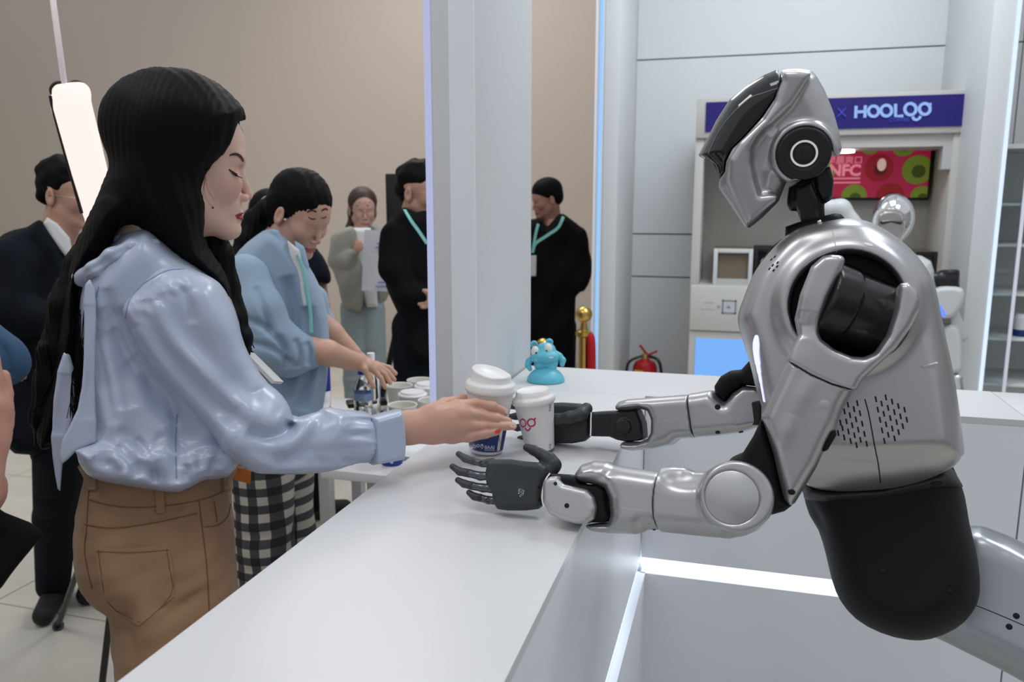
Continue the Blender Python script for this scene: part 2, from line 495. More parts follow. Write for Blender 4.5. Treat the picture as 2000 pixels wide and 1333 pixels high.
box('floor', (-9, -5, -.1), (6, 7.3, 0), mat('floor_grout', (.2, .2, .19), .8), **KS)
# floor slabs: separate tiles with thin joints
fl = thing('floor_slabs', None, None, (0, 0, 0), kind='structure')
TS = 1.2
slab_me = None
for i in range(-7, 5):
    for j in range(0, 7):
        x0 = i*TS-.35; y0 = j*TS-1.35
        y1 = min(y0+TS-.006, 7.3)
        box('slab', (x0, y0, 0), (x0+TS-.006, y1, .004), M_floor, fl)
box('wall_back', (-9, 7.3, 0), (6, 7.4, 4.2), M_wall, **KS)
box('wall_left', (-9.1, -5, 0), (-9, 7.4, 4.2), M_wall, **KS)
box('wall_front', (-9, -5.1, 0), (6, -5, 2.6), mat('pale_bounce_wall', (.66, .66, .68), .8), **KS)  # unseen wall behind the camera, coloured pale to bounce light onto facing surfaces
box('wall_right', (6, -5, 0), (6.1, 7.4, 3.2), M_grey, **KS)
box('baseboard_back', (-9, 7.28, 0), (-.8, 7.3, .07), M_grey, **KS)
# booth pillar standing at the counter's left edge
po = thing('booth_pillar', None, None, (-.61, 1.88, 0), kind='structure')
po_x0 = atY(833, 400, 1.67)[0]
box('post', (po_x0+.014, 1.672, 0), (-.556, 2.16, 4.2), M_booth, po, bev=.002)
box('post_cladding', (-.612, 1.668, 0), (-.5555, 1.672, 4.2), M_white, po)
box('light_strip', (po_x0, 1.669, 0), (po_x0+.014, 1.70, 4.2), M_ledp, po)
# second pillar, LED on its left corner
x0 = atY(1163, 400, 4.2)[0]; x1 = atY(1205, 400, 4.2)[0]
p2 = thing('booth_side_pillar', None, None, (x0, 4.2, 0), kind='structure')
box('post', (x0+.035, 4.2, 0), (x1, 4.85, 4.2), M_booth, p2, bev=.003)
box('light_strip', (x0+.010, 4.19, 0), (x0+.026, 4.24, 4.2), M_led, p2)
box('strip_surround', (x0, 4.195, 0), (x0+.034, 4.235, 4.2), M_booth, p2)
box('light_channel', (x0-.012, 4.19, 0), (x0-.001, 4.3, 4.2), M_white, p2)
XB = x1
# booth back wall built from panels
wb = thing('wall_booth', None, None, (0, 4.85, 0), kind='structure')
box('wall_core', (XB, 4.87, 0), (3.2, 4.95, 4.2), M_joint, wb)
zs = [0, .3, atY(1240, 540, 4.85)[2], atY(1240, 457, 4.85)[2], atY(1240, 118, 4.85)[2], 3.4, 4.2]
XS = [XB, 1.36, 3.2]
for a, b in zip(zs[:-1], zs[1:]):
    for c, d in zip(XS[:-1], XS[1:]):
        box('wall_panel', (c+.003, 4.85, a+.004), (d-.003, 4.87, b-.004), M_booth, wb)
# right pillar with light line
yC = 4.0
xa = atY(1915, 180, yC)[0]; xb = atY(1971, 180, yC)[0]
p3 = thing('booth_right_pillar', None, None, (xb, yC, 0), kind='structure')
box('post', (xa+.02, yC, 0), (xb, 4.85, 4.2), M_booth, p3, bev=.003)
box('light_strip', (xb, yC-.005, 0), (xb+.014, yC+.04, 4.2), M_ledc, p3)

# ================================================================ COUNTER
XL, XI, YF, YB, HC = -.551, -.196, 1.855, 2.13, 1.10
ct = thing('exhibition_counter', 'white U-shaped exhibition counter with a glowing light groove inside, robot hands resting on it', 'counter', (XL, 1.2, 0))
box('left_top', (XL, -.4, HC-.014), (XI, YF, HC), M_top, ct)
box('far_top', (XL, YF+.0008, HC-.014), (.605, YB, HC), M_top, ct)
box('right_top', (.607, YF+.0008, HC-.014), (2.4, YB, HC), M_top, ct, bev=.0015)
box('left_body', (XL+.01, -.4, .0), (XI-.012, YF+.2, HC-.0145), M_white, ct)
zl0, zl1 = .655, .693
yy = YF+.012
for a, b in ((XI+.001, .604), (.608, 2.4)):
    box('panel', (a, YF+.0006, zl1), (b, YF+.03, HC-.0145), M_white, ct)
    box('panel', (a, YF-.004, 0), (b, YF+.03, zl0), M_white, ct)
box('panel', (XI-.012, -.4, zl1), (XI-.0006, YF, HC-.0145), M_white, ct)
box('panel', (XI-.012, -.4, 0), (XI+.012, YF, zl0), M_white, ct)
box('far_body', (XI-.01, YF+.035, 0), (2.4, YB-.01, HC-.0145), M_white, ct)
box('light_strip', (XI, YF+.024, zl0+.002), (.62, YF+.034, zl1-.008), mat('cove_led', (.80, .90, 1), .5, emit=3.0), ct)
box('light_strip', (XI-.011, -.4, zl0+.006), (XI-.007, YF+.02, zl0+.022), mat('cove_side_reflection', (.78, .90, 1), .5, emit=1.5), ct)  # weak glow standing in mostly for the light strip's reflection on this side

# ================================================================ KIOSK on the booth wall
yK = 4.35
kx = lambda px, py=230: atY(px, py, yK)[0]
kz = lambda py, px=1640: atY(px, py, yK)[2]
kl, kr = kx(1360), kx(1922)
zt, zb = kz(200, 1378), kz(258, 1378)
ks = thing('drinks_kiosk', 'off-white drinks kiosk with a dark blue illuminated header and a red fruit screen inside', 'kiosk', ((kl+kr)/2, yK, 0))
M_k = mat('kiosk_cream', (.54, .52, .49), .55)
M_navy = mat('navy_sign', srgb(30, 22, 110), .5, emit=.35)
box('header', (kl, yK+.006, zb-.03), (kr, yK+.30, zt+.02), M_k, ks, bev=.003)
box('sign_band', (kx(1378), yK, zb), (kx(1905), yK+.008, zt), M_navy, ks)
kw = kx(1377)
box('side_post', (kl, yK+.02, 0), (kw, yK+.45, zb-.03), M_k, ks, bev=.002)
xr0 = kx(1868)
box('side_post', (xr0, yK+.02, 0), (kx(1900), yK+.45, zb-.03), M_k, ks, bev=.002)
box('back_panel', (kl, yK+.44, .9), (kr, yK+.47, zb), mat('kiosk_back', (.47, .45, .42), .6), ks)
box('soffit', (kw, yK+.03, zb-.09), (xr0, yK+.44, zb-.03), M_k, ks)
box('soffit_box', (kx(1850), yK+.03, zb-.20), (xr0, yK+.10, zb-.09), M_grey, ks)
zc = kz(560, 1400)
box('counter_top', (kw, yK+.03, zc-.03), (xr0, yK+.44, zc), M_k, ks)
# lower front unit, slightly proud with screen
yu = yK-.12
ux0, ux1 = atY(1348, 600, yu)[0], atY(1800, 600, yu)[0]
zu1, zu0 = atY(1348, 558, yu)[2], atY(1348, 645, yu)[2]
box('front_panel', (ux0, yu, zu0), (ux1, yu+.06, zu1), mat('kiosk_light', (.60, .59, .56), .5), ks, bev=.004)
box('lower_panel', (ux0, yu+.01, 0), (ux1, yu+.13, zu0-.004), M_k, ks, bev=.002)
sx0, sx1 = atY(1357, 700, yu)[0], atY(1600, 700, yu)[0]
sz1 = atY(1357, 661, yu)[2]
box('blue_screen', (sx0, yu+.004, sz1-.5), (sx1, yu+.012, sz1), mat('screen_blue', srgb(120, 178, 250), .4, emit=.95), ks)
# small print and icon on the front panel
M_ink = mat('grey_ink', (.24, .25, .27), .7)
ic = atY(1424, 600, yu)
for a, b, c, d in ((-.036, -.036, .036, -.028), (-.036, .028, .036, .036), (-.036, -.036, -.028, .036), (.028, -.036, .036, .036)):
    box('icon_frame', (ic[0]+a, yu-.0015, ic[2]+b), (ic[0]+c, yu, ic[2]+d), M_ink, ks)
box('icon_inside', (ic[0]-.028, yu-.001, ic[2]-.028), (ic[0]+.028, yu, ic[2]+.028), mat('icon_pale', (.55, .56, .62), .5), ks)
mk('icon_arrow', [(ic[0]+.012*x-.003, yu-.002, ic[2]+.012*z-.006) for x, z in ((-1, 0), (1, 0), (0, 1.3))], [(0, 1, 2)], M_ink, ks, smooth=False)
ar = atY(1404, 600, yu)
mk('print_arrow', [(ar[0]+.010*x, yu-.001, ar[2]+.010*z) for x, z in ((-1, -1), (1, 0), (-1, 1), (-.3, 0))], [(0, 1, 2, 3)], M_ink, ks, smooth=False)
for py, a, b in ((591, 1374, 1395), (604, 1369, 1396)):
    q = atY(a, py, yu); r = atY(b, py, yu)
    box('print_line', (q[0], yu-.0008, q[2]-.003), (r[0], yu, q[2]+.003), mat('pale_ink', (.45, .45, .44), .7), ks)
# downlight
dl = atY(1650, 267, yK+.22)
lathe('downlight', [(.05, 0), (.05, .012)], (dl[0], yK+.2, zb-.104), mat('downlight_glow', (1, .97, .9), .5, emit=6), ks, seg=20)
# sign lettering
M_sg = mat('sign_letters', srgb(150, 185, 245), .5, emit=.8)
M_sg2 = mat('sign_letters_dim', srgb(70, 75, 190), .5, emit=.8)
def spx(px, py): return atY(px, py, yK-.004)
def stroke(name, pl, w, m, par, fn, n=0, closed=False, th=.004, nor=(0, -1, 0)):
    q = catmull([(a, b) for a, b in pl], n, closed) if n else [np.array(p, float) for p in pl]
    if closed: q = q+[q[0], q[1]]
    ribbon(name, [fn(*p) for p in q], [np.array(nor, float)], w, th, m, par)
def circ(cx, cy, rx, ry, a0=0, a1=360, n=20, rot=0):
    out = []
    for i in range(n+1):
        a = math.radians(a0+(a1-a0)*i/n); x, y = rx*math.cos(a), ry*math.sin(a)
        c, s_ = math.cos(math.radians(rot)), math.sin(math.radians(rot)); out.append((cx+x*c-y*s_, cy+x*s_+y*c))
    return out
lw = .0135
for pl in ([(1672, 207), (1671, 231)], [(1690, 206), (1689, 230)], [(1671, 219), (1690, 218)], [(1749, 203), (1749, 227), (1764, 226.5)]):
    stroke('sign_letter', pl, lw, M_sg, ks, spx)
for cx, cy, r in ((1706, 217.5, 10), (1731, 216.3, 10.5), (1778, 213.5, 11), (1806, 213, 10.5)):
    stroke('sign_letter', circ(cx, cy, r, r*1.02), lw, M_sg, ks, spx)
stroke('sign_letter', [(1812, 205), (1819, 203)], lw*.8, M_sg, ks, spx)
stroke('sign_letter', [(1782, 228), (1785, 233), (1790, 234.5), (1795, 232), (1798, 227)], lw*.9, M_sg, ks, spx)
stroke('sign_letter', [(1636, 211), (1652, 228)], .005, M_sg2, ks, spx); stroke('sign_letter', [(1652, 211), (1636, 228)], .005, M_sg2, ks, spx)
text('sign_small_text', 'COFFEE', spx(1756, 234.5), (1, 0, 0), (0, 0, 1), .026, M_sg2, ks, .003)
# television with fruit picture
yT = yK+.36
tx = lambda px, py=330: atY(px, py, yT)[0]; tz = lambda py, px=1700: atY(px, py, yT)[2]
tl, tr, ttop, tbot = tx(1560), tx(1815), tz(280, 1810), tz(386, 1810)
tv = thing('television', 'wall television in the kiosk showing apples on a crimson background', 'television', ((tl+tr)/2, yT, tbot))
box('bezel', (tl-.01, yT, tbot-.015), (tr+.01, yT+.05, ttop+.012), M_black, tv, bev=.003)
box('screen', (tl, yT-.003, tbot), (tr, yT, ttop), mat('screen_crimson', srgb(176, 30, 72), .35, emit=.32), tv)
M_ag = mat('apple_green', srgb(120, 140, 40), .4, emit=.25); M_ar = mat('apple_red', srgb(150, 22, 30), .4, emit=.3)
M_agd = mat('apple_green_dark', srgb(70, 84, 20), .4, emit=.2); M_agl = mat('apple_shine', srgb(230, 200, 190), .4, emit=.4)
def disc(name, px, py, r, m, th, asp=1., clip=True):
    c = atY(px, py, yT-.003); v = [(c[0], c[2])]
    for i in range(28):
        a = 2*math.pi*i/28
        v.append((min(max(c[0]+r*math.cos(a), tl), tr), min(max(c[2]+r*asp*math.sin(a), tbot), ttop)))
    mk(name, [(x, yT-.003-th, z) for x, z in v], [(0, 1+i, 1+(i+1) % 28) for i in range(28)], m, tv, smooth=False)
for px, py, r, m in ((1700, 281, .055, M_ag), (1765, 283, .06, M_ag), (1717, 328, .072, M_ar), (1792, 332, .075, M_ag),
                     (1668, 384, .064, M_ag), (1738, 384, .07, M_ar), (1800, 384, .055, M_ag), (1612, 335, .05, M_ag)):
    disc('picture_apple', px, py, r, m, .001)
    disc('picture_apple_core', px+2, py+3, r*.45, M_agd if m is M_ag else mat('apple_red_dark', srgb(100, 12, 20), .4, emit=.2), .0015)
disc('picture_shine', 1722, 322, .022, M_agl, .002, 1.5)
M_tx = mat('screen_text', srgb(225, 130, 150), .4, emit=.6)
text('screen_text', 'NFC', atY(1650, 334, yT-.006), (1, 0, 0), (0, 0, 1), .082, M_tx, tv, .001, bold=.003)
text('screen_text', '早晨爽口', atY(1650, 314, yT-.006), (1, 0, 0), (0, 0, 1), .045, M_tx, tv, .001)
for py in (349, 357):
    a = atY(1624, py, yT-.005); b = atY(1680, py, yT-.005)
    box('screen_text_line', (a[0], yT-.0055, a[2]-.004), (b[0], yT-.004, a[2]+.004), M_tx, tv)
# machines on the kiosk shelf
def mach(px0, px1, pyt, name, lab, m1, m2, cat):
    y = yK+.12; a = atY(px0, 520, y)[0]; b = atY(px1, 520, y)[0]; zt_ = atY(px0, pyt, y)[2]
    t = thing(name, lab, cat, ((a+b)/2, y, zc)); w = .022
    box('housing', (a, y+.03, zc), (b, y+.28, zt_), m2, t)
    for lo, hi in (((a, y, zc), (a+w, y+.03, zt_)), ((b-w, y, zc), (b, y+.03, zt_)), ((a+w, y, zt_-w), (b-w, y+.03, zt_))):
        box('frame', lo, hi, m1, t, bev=.003)
    box('tray', (a+w, y+.005, zc), (b-w, y+.03, zc+.03), M_grey, t)
    return t
mach(1393, 1470, 486, 'display_machine', 'pale framed dispenser with brown interior on the left of the kiosk shelf', M_booth, mat('machine_brown', (.19, .15, .11), .5), 'machine')
t = mach(1472, 1540, 484, 'coffee_machine', 'black coffee machine with a round white front beside the pale dispenser', M_black, M_blackm, 'machine')
c = atY(1497, 521, yK+.11); box('round_display', (c[0]-.03, yK+.1, c[2]-.05), (c[0]+.05, yK+.122, c[2]+.045), M_white, t, bev=.02)
mach(1790, 1832, 492, 'shelf_unit', 'brown slatted unit at the right end of the kiosk shelf', M_blackm, mat('unit_brown', (.16, .13, .10), .5), 'machine')

# ================================================================ GLASS CABINET right
yG = 4.06
g0 = xb+.004; g1 = g0+.9
gc = thing('display_cabinet', 'tall glass-fronted cabinet with white shelves at the right edge', 'cabinet', (g0, yG, 0))
M_glass = mat('clear_glass', (.9, .95, .95), .03, trans=1., ior=1.45)
zg = atY(1985, 290, yG)[2]
box('side_panel', (g0, yG+.02, 0), (g0+.015, yG+.45, zg), M_grey, gc)
box('back_panel', (g0, yG+.45, 0), (g1, yG+.46, zg), mat('cabinet_back', (.66, .67, .66), .6), gc)
box('top_panel', (g0, yG, zg), (g1, yG+.46, zg+.02), M_grey, gc)
for i, py in enumerate((397, 478, 574, 662, 752)):
    z = atY(1990, py, yG+.03)[2]
    box('shelf', (g0+.016, yG+.03, z-.012), (g1, yG+.44, z), M_booth, gc, bev=.002)
mx_ = atY(1983, 520, yG)[0]
box('mullion', (mx_, yG-.004, 0), (mx_+.014, yG+.01, zg), M_white, gc)
box('glass_door', (g0+.004, yG+.002, 0.02), (mx_-.001, yG+.006, zg-.01), M_glass, gc)
zsh = atY(1990, 662, yG+.03)[2]
cp = atY(1994, 640, yG+.12)
bx = thing('paper_cup', 'white paper cup with a blue lower band standing on a shelf of the glass cabinet', 'cup', (cp[0], cp[1], zsh))
lathe('cup_body', [(.028, .001), (.036, .085), (.034, .085), (.026, .004)], (cp[0], cp[1], zsh), mat('paper_white', (.78, .77, .76), .6), bx, seg=24, open_top=True)
lathe('blue_band', [(.0288, .001), (.0315, .032)], (cp[0], cp[1], zsh), mat('navy_print', (.012, .03, .18), .5), bx, seg=24, open_top=True)
lathe('lid', [(.038, .085), (.038, .092), (.03, .094), (.029, .105), (.001, .106)], (cp[0], cp[1], zsh), M_white, bx, seg=24)
# ================================================================ CUPS ON THE COUNTER
M_paper = mat('paper_white', (.78, .77, .76), .6)
M_lid = mat('plastic_lid', (.84, .83, .82), .38)
M_navyp = mat('navy_print', (.012, .03, .18), .5)
M_magenta = mat('magenta_print', srgb(196, 22, 90), .5)
M_wp = mat('white_print', (.62, .66, .75), .5)
def text_on(name, s, T, cx, cy, size, m, parent, bold=0., rot=0., off=.0005, xs=1.):
    v, fc = txt2d(s, size, 0, bold); out = []
    c, sn = math.cos(rot), math.sin(rot)
    for p in v:
        x, y = p[0]*xs, p[1]
        h = hit(T, cx+x*c+y*sn, cy-(y*c-x*sn), off)[0]
        out.append(h if h is not None else CAM)
    return mk(name, out, fc, m, parent, smooth=False)
def paper_cup(t, base, ax, rb, rt, h, m=M_paper, seg=56):
    return lathe('cup_body', [(rb-.003, .0035), (rb-.0012, 0), (rb, .001), (rt, h), (rt-.0015, h), (rb-.002, .006)], base, m, t, axis=ax, seg=seg, open_top=True)
# blue cup
b1 = atZ(949, 883, HC); ax1 = nrm(V3(0, 0, 1)+RT*.075)
c1 = thing('coffee_cup', 'lidded paper cup with a dark blue lower half held by the hand of the woman', 'cup', b1)
b1 = b1+V3(0, 0, .0028)
cb = paper_cup(c1, b1, ax1, .0305, .0435, .122)
bl = .061
bb = lathe('blue_band', [(.0306+.0008, .006), (.0305+.013*bl/.122+.0003, bl)], b1, M_navyp, c1, axis=ax1, seg=56, open_top=True)
ld = lathe('lid', [(.0445, .112), (.0455, .113), (.0468, .117), (.0462, .1195), (.0458, .126), (.0440, .129), (.0385, .131), (.0368, .133), (.0362, .141), (.0362, .1425), (.0345, .144), (.032, .1425), (.030, .139), (.001, .138)], b1, M_lid, c1, axis=ax1, seg=64, sharp=60)
# raise the drinking side of the lid
Fm = frame(ax1)
for v in ld.data.vertices:
    q = Fm@np.array(v.co)
    if q[2] > .137:
        sd = np.array(v.co)@nrm(-RT*.9+FW*.5*V3(1, 1, 0))
        v.co = Vector(np.array(v.co)+ax1*max(0, .006+sd*.22))
T1 = bvh(cb); 
Tb = bvh(bb)
text_on('cup_text', 'Robo', Tb, 923, 872, 13, M_wp, c1, bold=.4, rot=-.16, off=.0004)
text_on('cup_text', 'BAAI', Tb, 956, 874.5, 9, M_wp, c1, bold=.25, rot=.02, off=.0004)
text_on('cup_text', '智源研究院', Tb, 956, 880, 4, M_wp, c1, rot=.02, off=.0004)
drape('cup_mark', Tb, [(939, 870), (944, 869.5)], .004, M_wp, c1, .0004, 0, .0003); drape('cup_mark', Tb, [(938.5, 872), (941.5, 877), (944.5, 872)], .0016, M_wp, c1, .0004, 0, .0003)
drape('cup_strip', Tb, [(979, 842), (976, 860), (972, 889)], .007, M_paper, c1, .0004, 3, .0002)
text_on('cup_text', 'ROBOT COFFEE', Tb, 976, 868, 4.5, M_navyp, c1, rot=1.45, off=.0009)
# white cup
b2 = atZ(1055, 880, HC); ax2 = nrm(V3(0, 0, 1)-RT*.135+FW*V3(1, 1, 0)*.02)
c2 = thing('coffee_cup', 'white lidded paper cup with a magenta smiling face, held between the two robot hands', 'cup', b2)
b2 = b2+V3(0, 0, .0035)
cb2 = paper_cup(c2, b2, ax2, .0265, .0375, .096)
lathe('lid', [(.0385, .088), (.0395, .089), (.0405, .0925), (.0398, .0965), (.0392, .099), (.0335, .101), (.0322, .104), (.0305, .111), (.029, .1125), (.0275, .111), (.001, .110)], b2, M_lid, c2, axis=ax2, seg=64, sharp=60)
T2 = bvh(cb2)
def d2(pts, w, closed=False): drape('face_mark', T2, pts, w, M_magenta, c2, .0004, 0, .0002)
d2(circ(1021.6, 826.6, 5.6, 7.4, n=22, rot=-12), .0022); d2(circ(1037.8, 826, 7.3, 7.2, n=22), .0026)
d2([(1043.5, 820.5), (1046, 816.5)], .0026); d2(catmull([(1026, 836.5), (1028.5, 840.5), (1031.5, 841.5), (1034.5, 839), (1036.3, 835.5)], 4), .0024)
for y_, n_ in ((797, '早咖啡'), (872, '好咖')): text_on('cup_side_text', n_, T2, 1074.5, y_, 5, M_magenta, c2, rot=-1.5, off=.0004)

# ================================================================ BLUE TOY
M_tb = mat('toy_blue', srgb(98, 190, 212), .42); M_tw = mat('toy_white', (.75, .76, .72), .3); M_tp = mat('toy_pupil', (.02, .04, .22), .3)
tb = atZ(1066, 744, HC); td = (tb-CAM)@FW
ty = thing('toy_figure', 'small light blue creature toy with big white eyes leaning forward on a dome base', 'toy', tb)
def toyS(): return S(1066, 710, td, .0011)
s = toyS(); a0 = tb-0
s.ell(s.L(1066, 747, 0), (.0495, .0495, .040), [(1, 0, 0), (0, 1, 0), (0, 0, 1)]); s.half(V3(*tb)+V3(0, 0, .001), (0, 0, -1))
s.mesh('dome_base', M_tb, ty)
s = toyS()
s.pch([(1058, 728, 0, 10), (1056, 705, -.002, 9)], 0); s.pch([(1076, 722, -.004, 11), (1074, 708, -.004, 10)], .004)
s.pch([(1056, 712, -.006, 13), (1078, 706, -.004, 13)], .008)
s.mesh('body', M_tb, ty)
s = toyS()
s.ell(s.L(1064, 698, -.008), (.037, .026, .017), [nrm(RT*1+UP*.08), FW, UP], k=0)
s.ell(s.L(1066, 685, -.004), (.026, .020, .021), [RT, FW, UP], k=.012)
s.pch([(1048, 703, -.016, 7), (1066, 700, -.022, 8), (1082, 698, -.016, 7)], .008)
thd = s.mesh('head', M_tb, ty)
for q in ([(1041, 700, -.004, 6), (1033, 706, -.006, 6), (1031, 714, -.010, 5.5), (1035, 721, -.012, 4.5)], [(1083, 690, -.002, 6.5), (1092, 696, -.004, 6.5), (1099, 704, -.006, 6), (1098, 712, -.008, 5)]):
    s = toyS(); s.pch(q, .003); s.mesh('arm', M_tb, ty)
for x, y in ((1043, 673), (1073, 669)):
    s = toyS(); s.ell(s.L(x, y, 0), (.010, .006, .010), [RT, FW, UP]); s.ell(s.L(x+1, y+1.5, -.0055), (.006, .004, .006), [RT, FW, UP], op='-', k=.002)
    s.mesh('ear', M_tb, ty)
    s = toyS(); s.ell(s.L(x+1, y+2.5, -.0035), (.003, .002, .003), [RT, FW, UP]); s.mesh('ear_inside', mat('toy_orange', srgb(220, 120, 90), .5), ty)
for x, y, r in ((1045, 687, .0125), (1070, 683, .0140)):
    s = toyS(); s.ell(s.L(x, y, -.016), (r*.85, r*.8, r*1.1), [RT, FW, UP]); e = s.mesh('eye', M_tw, ty)
    Te = bvh(e)
    dot('pupil', Te, x+(2.5 if x < 1060 else -3), y+3.5, .0032, M_tp, ty)
Th = bvh(thd)
for x, y in ((1043, 704), (1076, 699)): drape('tooth', Th, [(x-4, y), (x+4, y-.5)], .0035, M_tw, ty, .001, 0)

# ================================================================ SIDE TABLES
def table(lab, x0, x1, y0, y1, z, legs):
    t = thing('side_table', lab, 'table', ((x0+x1)/2, (y0+y1)/2, 0))
    box('table_top', (x0, y0, z-.028), (x1, y1, z), M_top, t, bev=.004)
    for x, y in legs: box('leg', (x-.022, y-.022, 0), (x+.022, y+.022, z-.028), M_grey, t, bev=.003)
    return t
table('white serving table with bottles and paper bowls beyond the arm of the woman', -1.14, -.69, 1.98, 2.98, .79, ((-1.0, 2.06), (-.76, 2.06), (-1.0, 2.9), (-.76, 2.9)))
table('second white table with snack packets behind the woman in the blue jacket', -2.35, -1.36, 2.50, 2.92, .75, ((-2.25, 2.58), (-1.46, 2.58), (-2.25, 2.84), (-1.46, 2.84)))
M_pet = mat('clear_plastic', (.92, .95, .97), .06, trans=1., ior=1.25)
M_water = mat('water', (.9, .95, .97), .02, trans=1., ior=1.33)
M_cap = mat('blue_cap', (.01, .04, .42), .4)
def bottle(px, py, ztop, r, h, lab, capm, labelm, lz, z0=.7905):
    q = atZ(px, py, ztop); base = V3(q[0], q[1], z0)
    t = thing('water_bottle', lab, 'bottle', base)
    h = ztop-z0
    lathe('bottle_body', [(r*.8, 0), (r, .006), (r, h*.35), (r*.94, h*.38), (r, h*.42), (r, h*.66), (r*.8, h*.76), (r*.42, h*.87), (r*.40, h*.91)], base, M_pet, t, seg=28)
    lathe('cap', [(r*.46, h*.91), (r*.46, h), (.001, h)], base, capm, t, seg=24)
    if labelm: lathe('label', [(r*1.02, h*lz[0]), (r*1.02, h*lz[1])], base, labelm, t, seg=28, open_top=True)
    return t
bottle(707, 721, 1.0, .031, .22, 'small clear water bottle with a blue cap on the serving table', M_cap, mat('bottle_label', (.25, .36, .55), .4), (.5, .62))
bottle(724, 690, 1.06, .028, .22, 'clear bottle with a white cap standing behind the working hand', M_white, None, None)
t = bottle(623, 715, .985, .037, .3, 'large upturned bottle with a broad dark blue wrapper on the second table', M_cap, mat('blue_wrapper', (.01, .03, .33), .35), (.62, 1.0), .7505)
M_soup = mat('bowl_paper', (.70, .68, .63), .6)
BW = ((790, 748, 'open white paper bowl under the fingers of the woman in the blue jacket', 0), (812, 742, 'open white paper bowl at the back of the group', 0), (834, 752, 'lidded white paper bowl touching the pillar light', 1),
                         (812, 770, 'lidded white paper bowl in the middle of the group', 1), (786, 788, 'open white paper bowl nearest to the sleeve of the woman', 0), (838, 777, 'open paper bowl half hidden by the pillar', 0))
BQ = [atZ(px, py, .885)[:2] for px, py, _, _ in BW]
for _ in range(60):
    for i in range(6):
        for j in range(i):
            d_ = BQ[i]-BQ[j]; L_ = np.linalg.norm(d_)
            if L_ < .110: m_ = d_/L_*(.111-L_)/2; BQ[i] = BQ[i]+m_; BQ[j] = BQ[j]-m_
for (px, py, lab, lid), bq in zip(BW, BQ):
    base = V3(bq[0], bq[1], .791)
    t = thing('paper_bowl', lab, 'bowl', base, group='paper bowls on the serving table')
    lathe('bowl_body', [(.036, 0), (.048, .086), (.051, .088), (.050, .090), (.046, .088), (.035, .003), (.001, .003)], base, M_soup, t, seg=30, open_top=True)
    if lid: lathe('lid', [(.051, .086), (.053, .090), (.050, .094), (.044, .094), (.042, .101), (.001, .101)], base, M_lid, t, seg=30)
q = atZ(766, 906, .79); base = V3(q[0], q[1], .791)
t = thing('paper_cup', 'dark blue paper cup showing below the cuff on the serving table', 'cup', base)
cbb = lathe('cup_body', [(.031, 0), (.036, .06), (.042, .11), (.040, .11), (.029, .004)], base, mat('cup_blue', (.01, .05, .30), .45), t, seg=30, open_top=True)
dot('cup_logo', bvh(cbb), 765, 903, .005, M_wp, t)
# folded leaflets
q = atZ(815, 885, .80)
box('leaflet', (q[0]-.07, q[1]-.05, .7905), (q[0]+.06, q[1]+.08, .802), mat('leaflet_white', (.72, .72, .75), .6), label='stack of white leaflets by the counter edge on the serving table', cat='leaflet', loc=None)
q = atZ(716, 788, .80)
M_ = Matrix.Translation(Vector((q[0], q[1], .802)))@Matrix.Rotation(.6, 4, 'Z')
bm = bmesh.new(); boxv(bm, (-.075, -.035, -.010), (.075, .035, .010), .006, M_); bmo('card_reader', bm, M_black, sharp=35, label='black handheld device lying behind the clear bottle', cat='device')
q = atZ(583, 815, .77)
pk = thing('snack_packet', 'red and white checked snack packet on the second table', 'packet', (q[0], q[1], .751))
M_pr = mat('packet_red', srgb(200, 60, 70), .5)
box('pouch', (q[0]-.06, q[1]-.05, .751), (q[0]+.06, q[1]+.05, .778), M_white, pk, bev=.012)
for i in range(4): box('stripe', (q[0]-.058+i*.033, q[1]-.045, .7782), (q[0]-.048+i*.033, q[1]+.045, .779), M_pr, pk)
for i in range(3): box('stripe', (q[0]-.056, q[1]-.04+i*.035, .7783), (q[0]+.056, q[1]-.032+i*.035, .7795), M_pr, pk)
q = atZ(628, 810, .77)
box('yellow_packet', (q[0]-.07, q[1]-.05, .751), (q[0]+.07, q[1]+.05, .772), mat('packet_yellow', srgb(190, 170, 90), .5), bev=.008, label='pale yellow packet beside the red checked one', cat='packet')

# ================================================================ STANDS, LAMP, EXTINGUISHER
def leg3(name, parent, a, b, r0, r1, m=M_black):
    tube(name, [a, a+(b-a)*.5], r0, m, parent, 10); tube(name, [a+(b-a)*.5, b], r1, m, parent, 10)
    c = a+(b-a)*.5; tube('leg_lock', [c-(b-a)*.012, c+(b-a)*.022], r0*1.45, m, parent, 10)
    tube('rubber_foot', [b-(b-a)*.01, b+V3(0, 0, .0)], r0*1.5, m, parent, 10)
ap = P(262, 800, 2.15)
fa = atZ(113, 1225, .012); fb = atZ(192, 1400, .012); fc_ = atZ(545, 1215, .012)
tr_ = thing('tripod', 'black tripod with splayed legs standing behind the woman in satin', 'tripod', (ap[0], ap[1], 0))
for q in (fa, fb, fc_): leg3('leg', tr_, ap, q, .013, .010)
tube('center_column', [ap-V3(0, 0, .25), ap+V3(0, 0, .12)], .014, M_black, tr_, 10)
box('head', ap+V3(-.03, -.03, .12), ap+V3(.03, .03, .17), M_black, tr_, bev=.006)
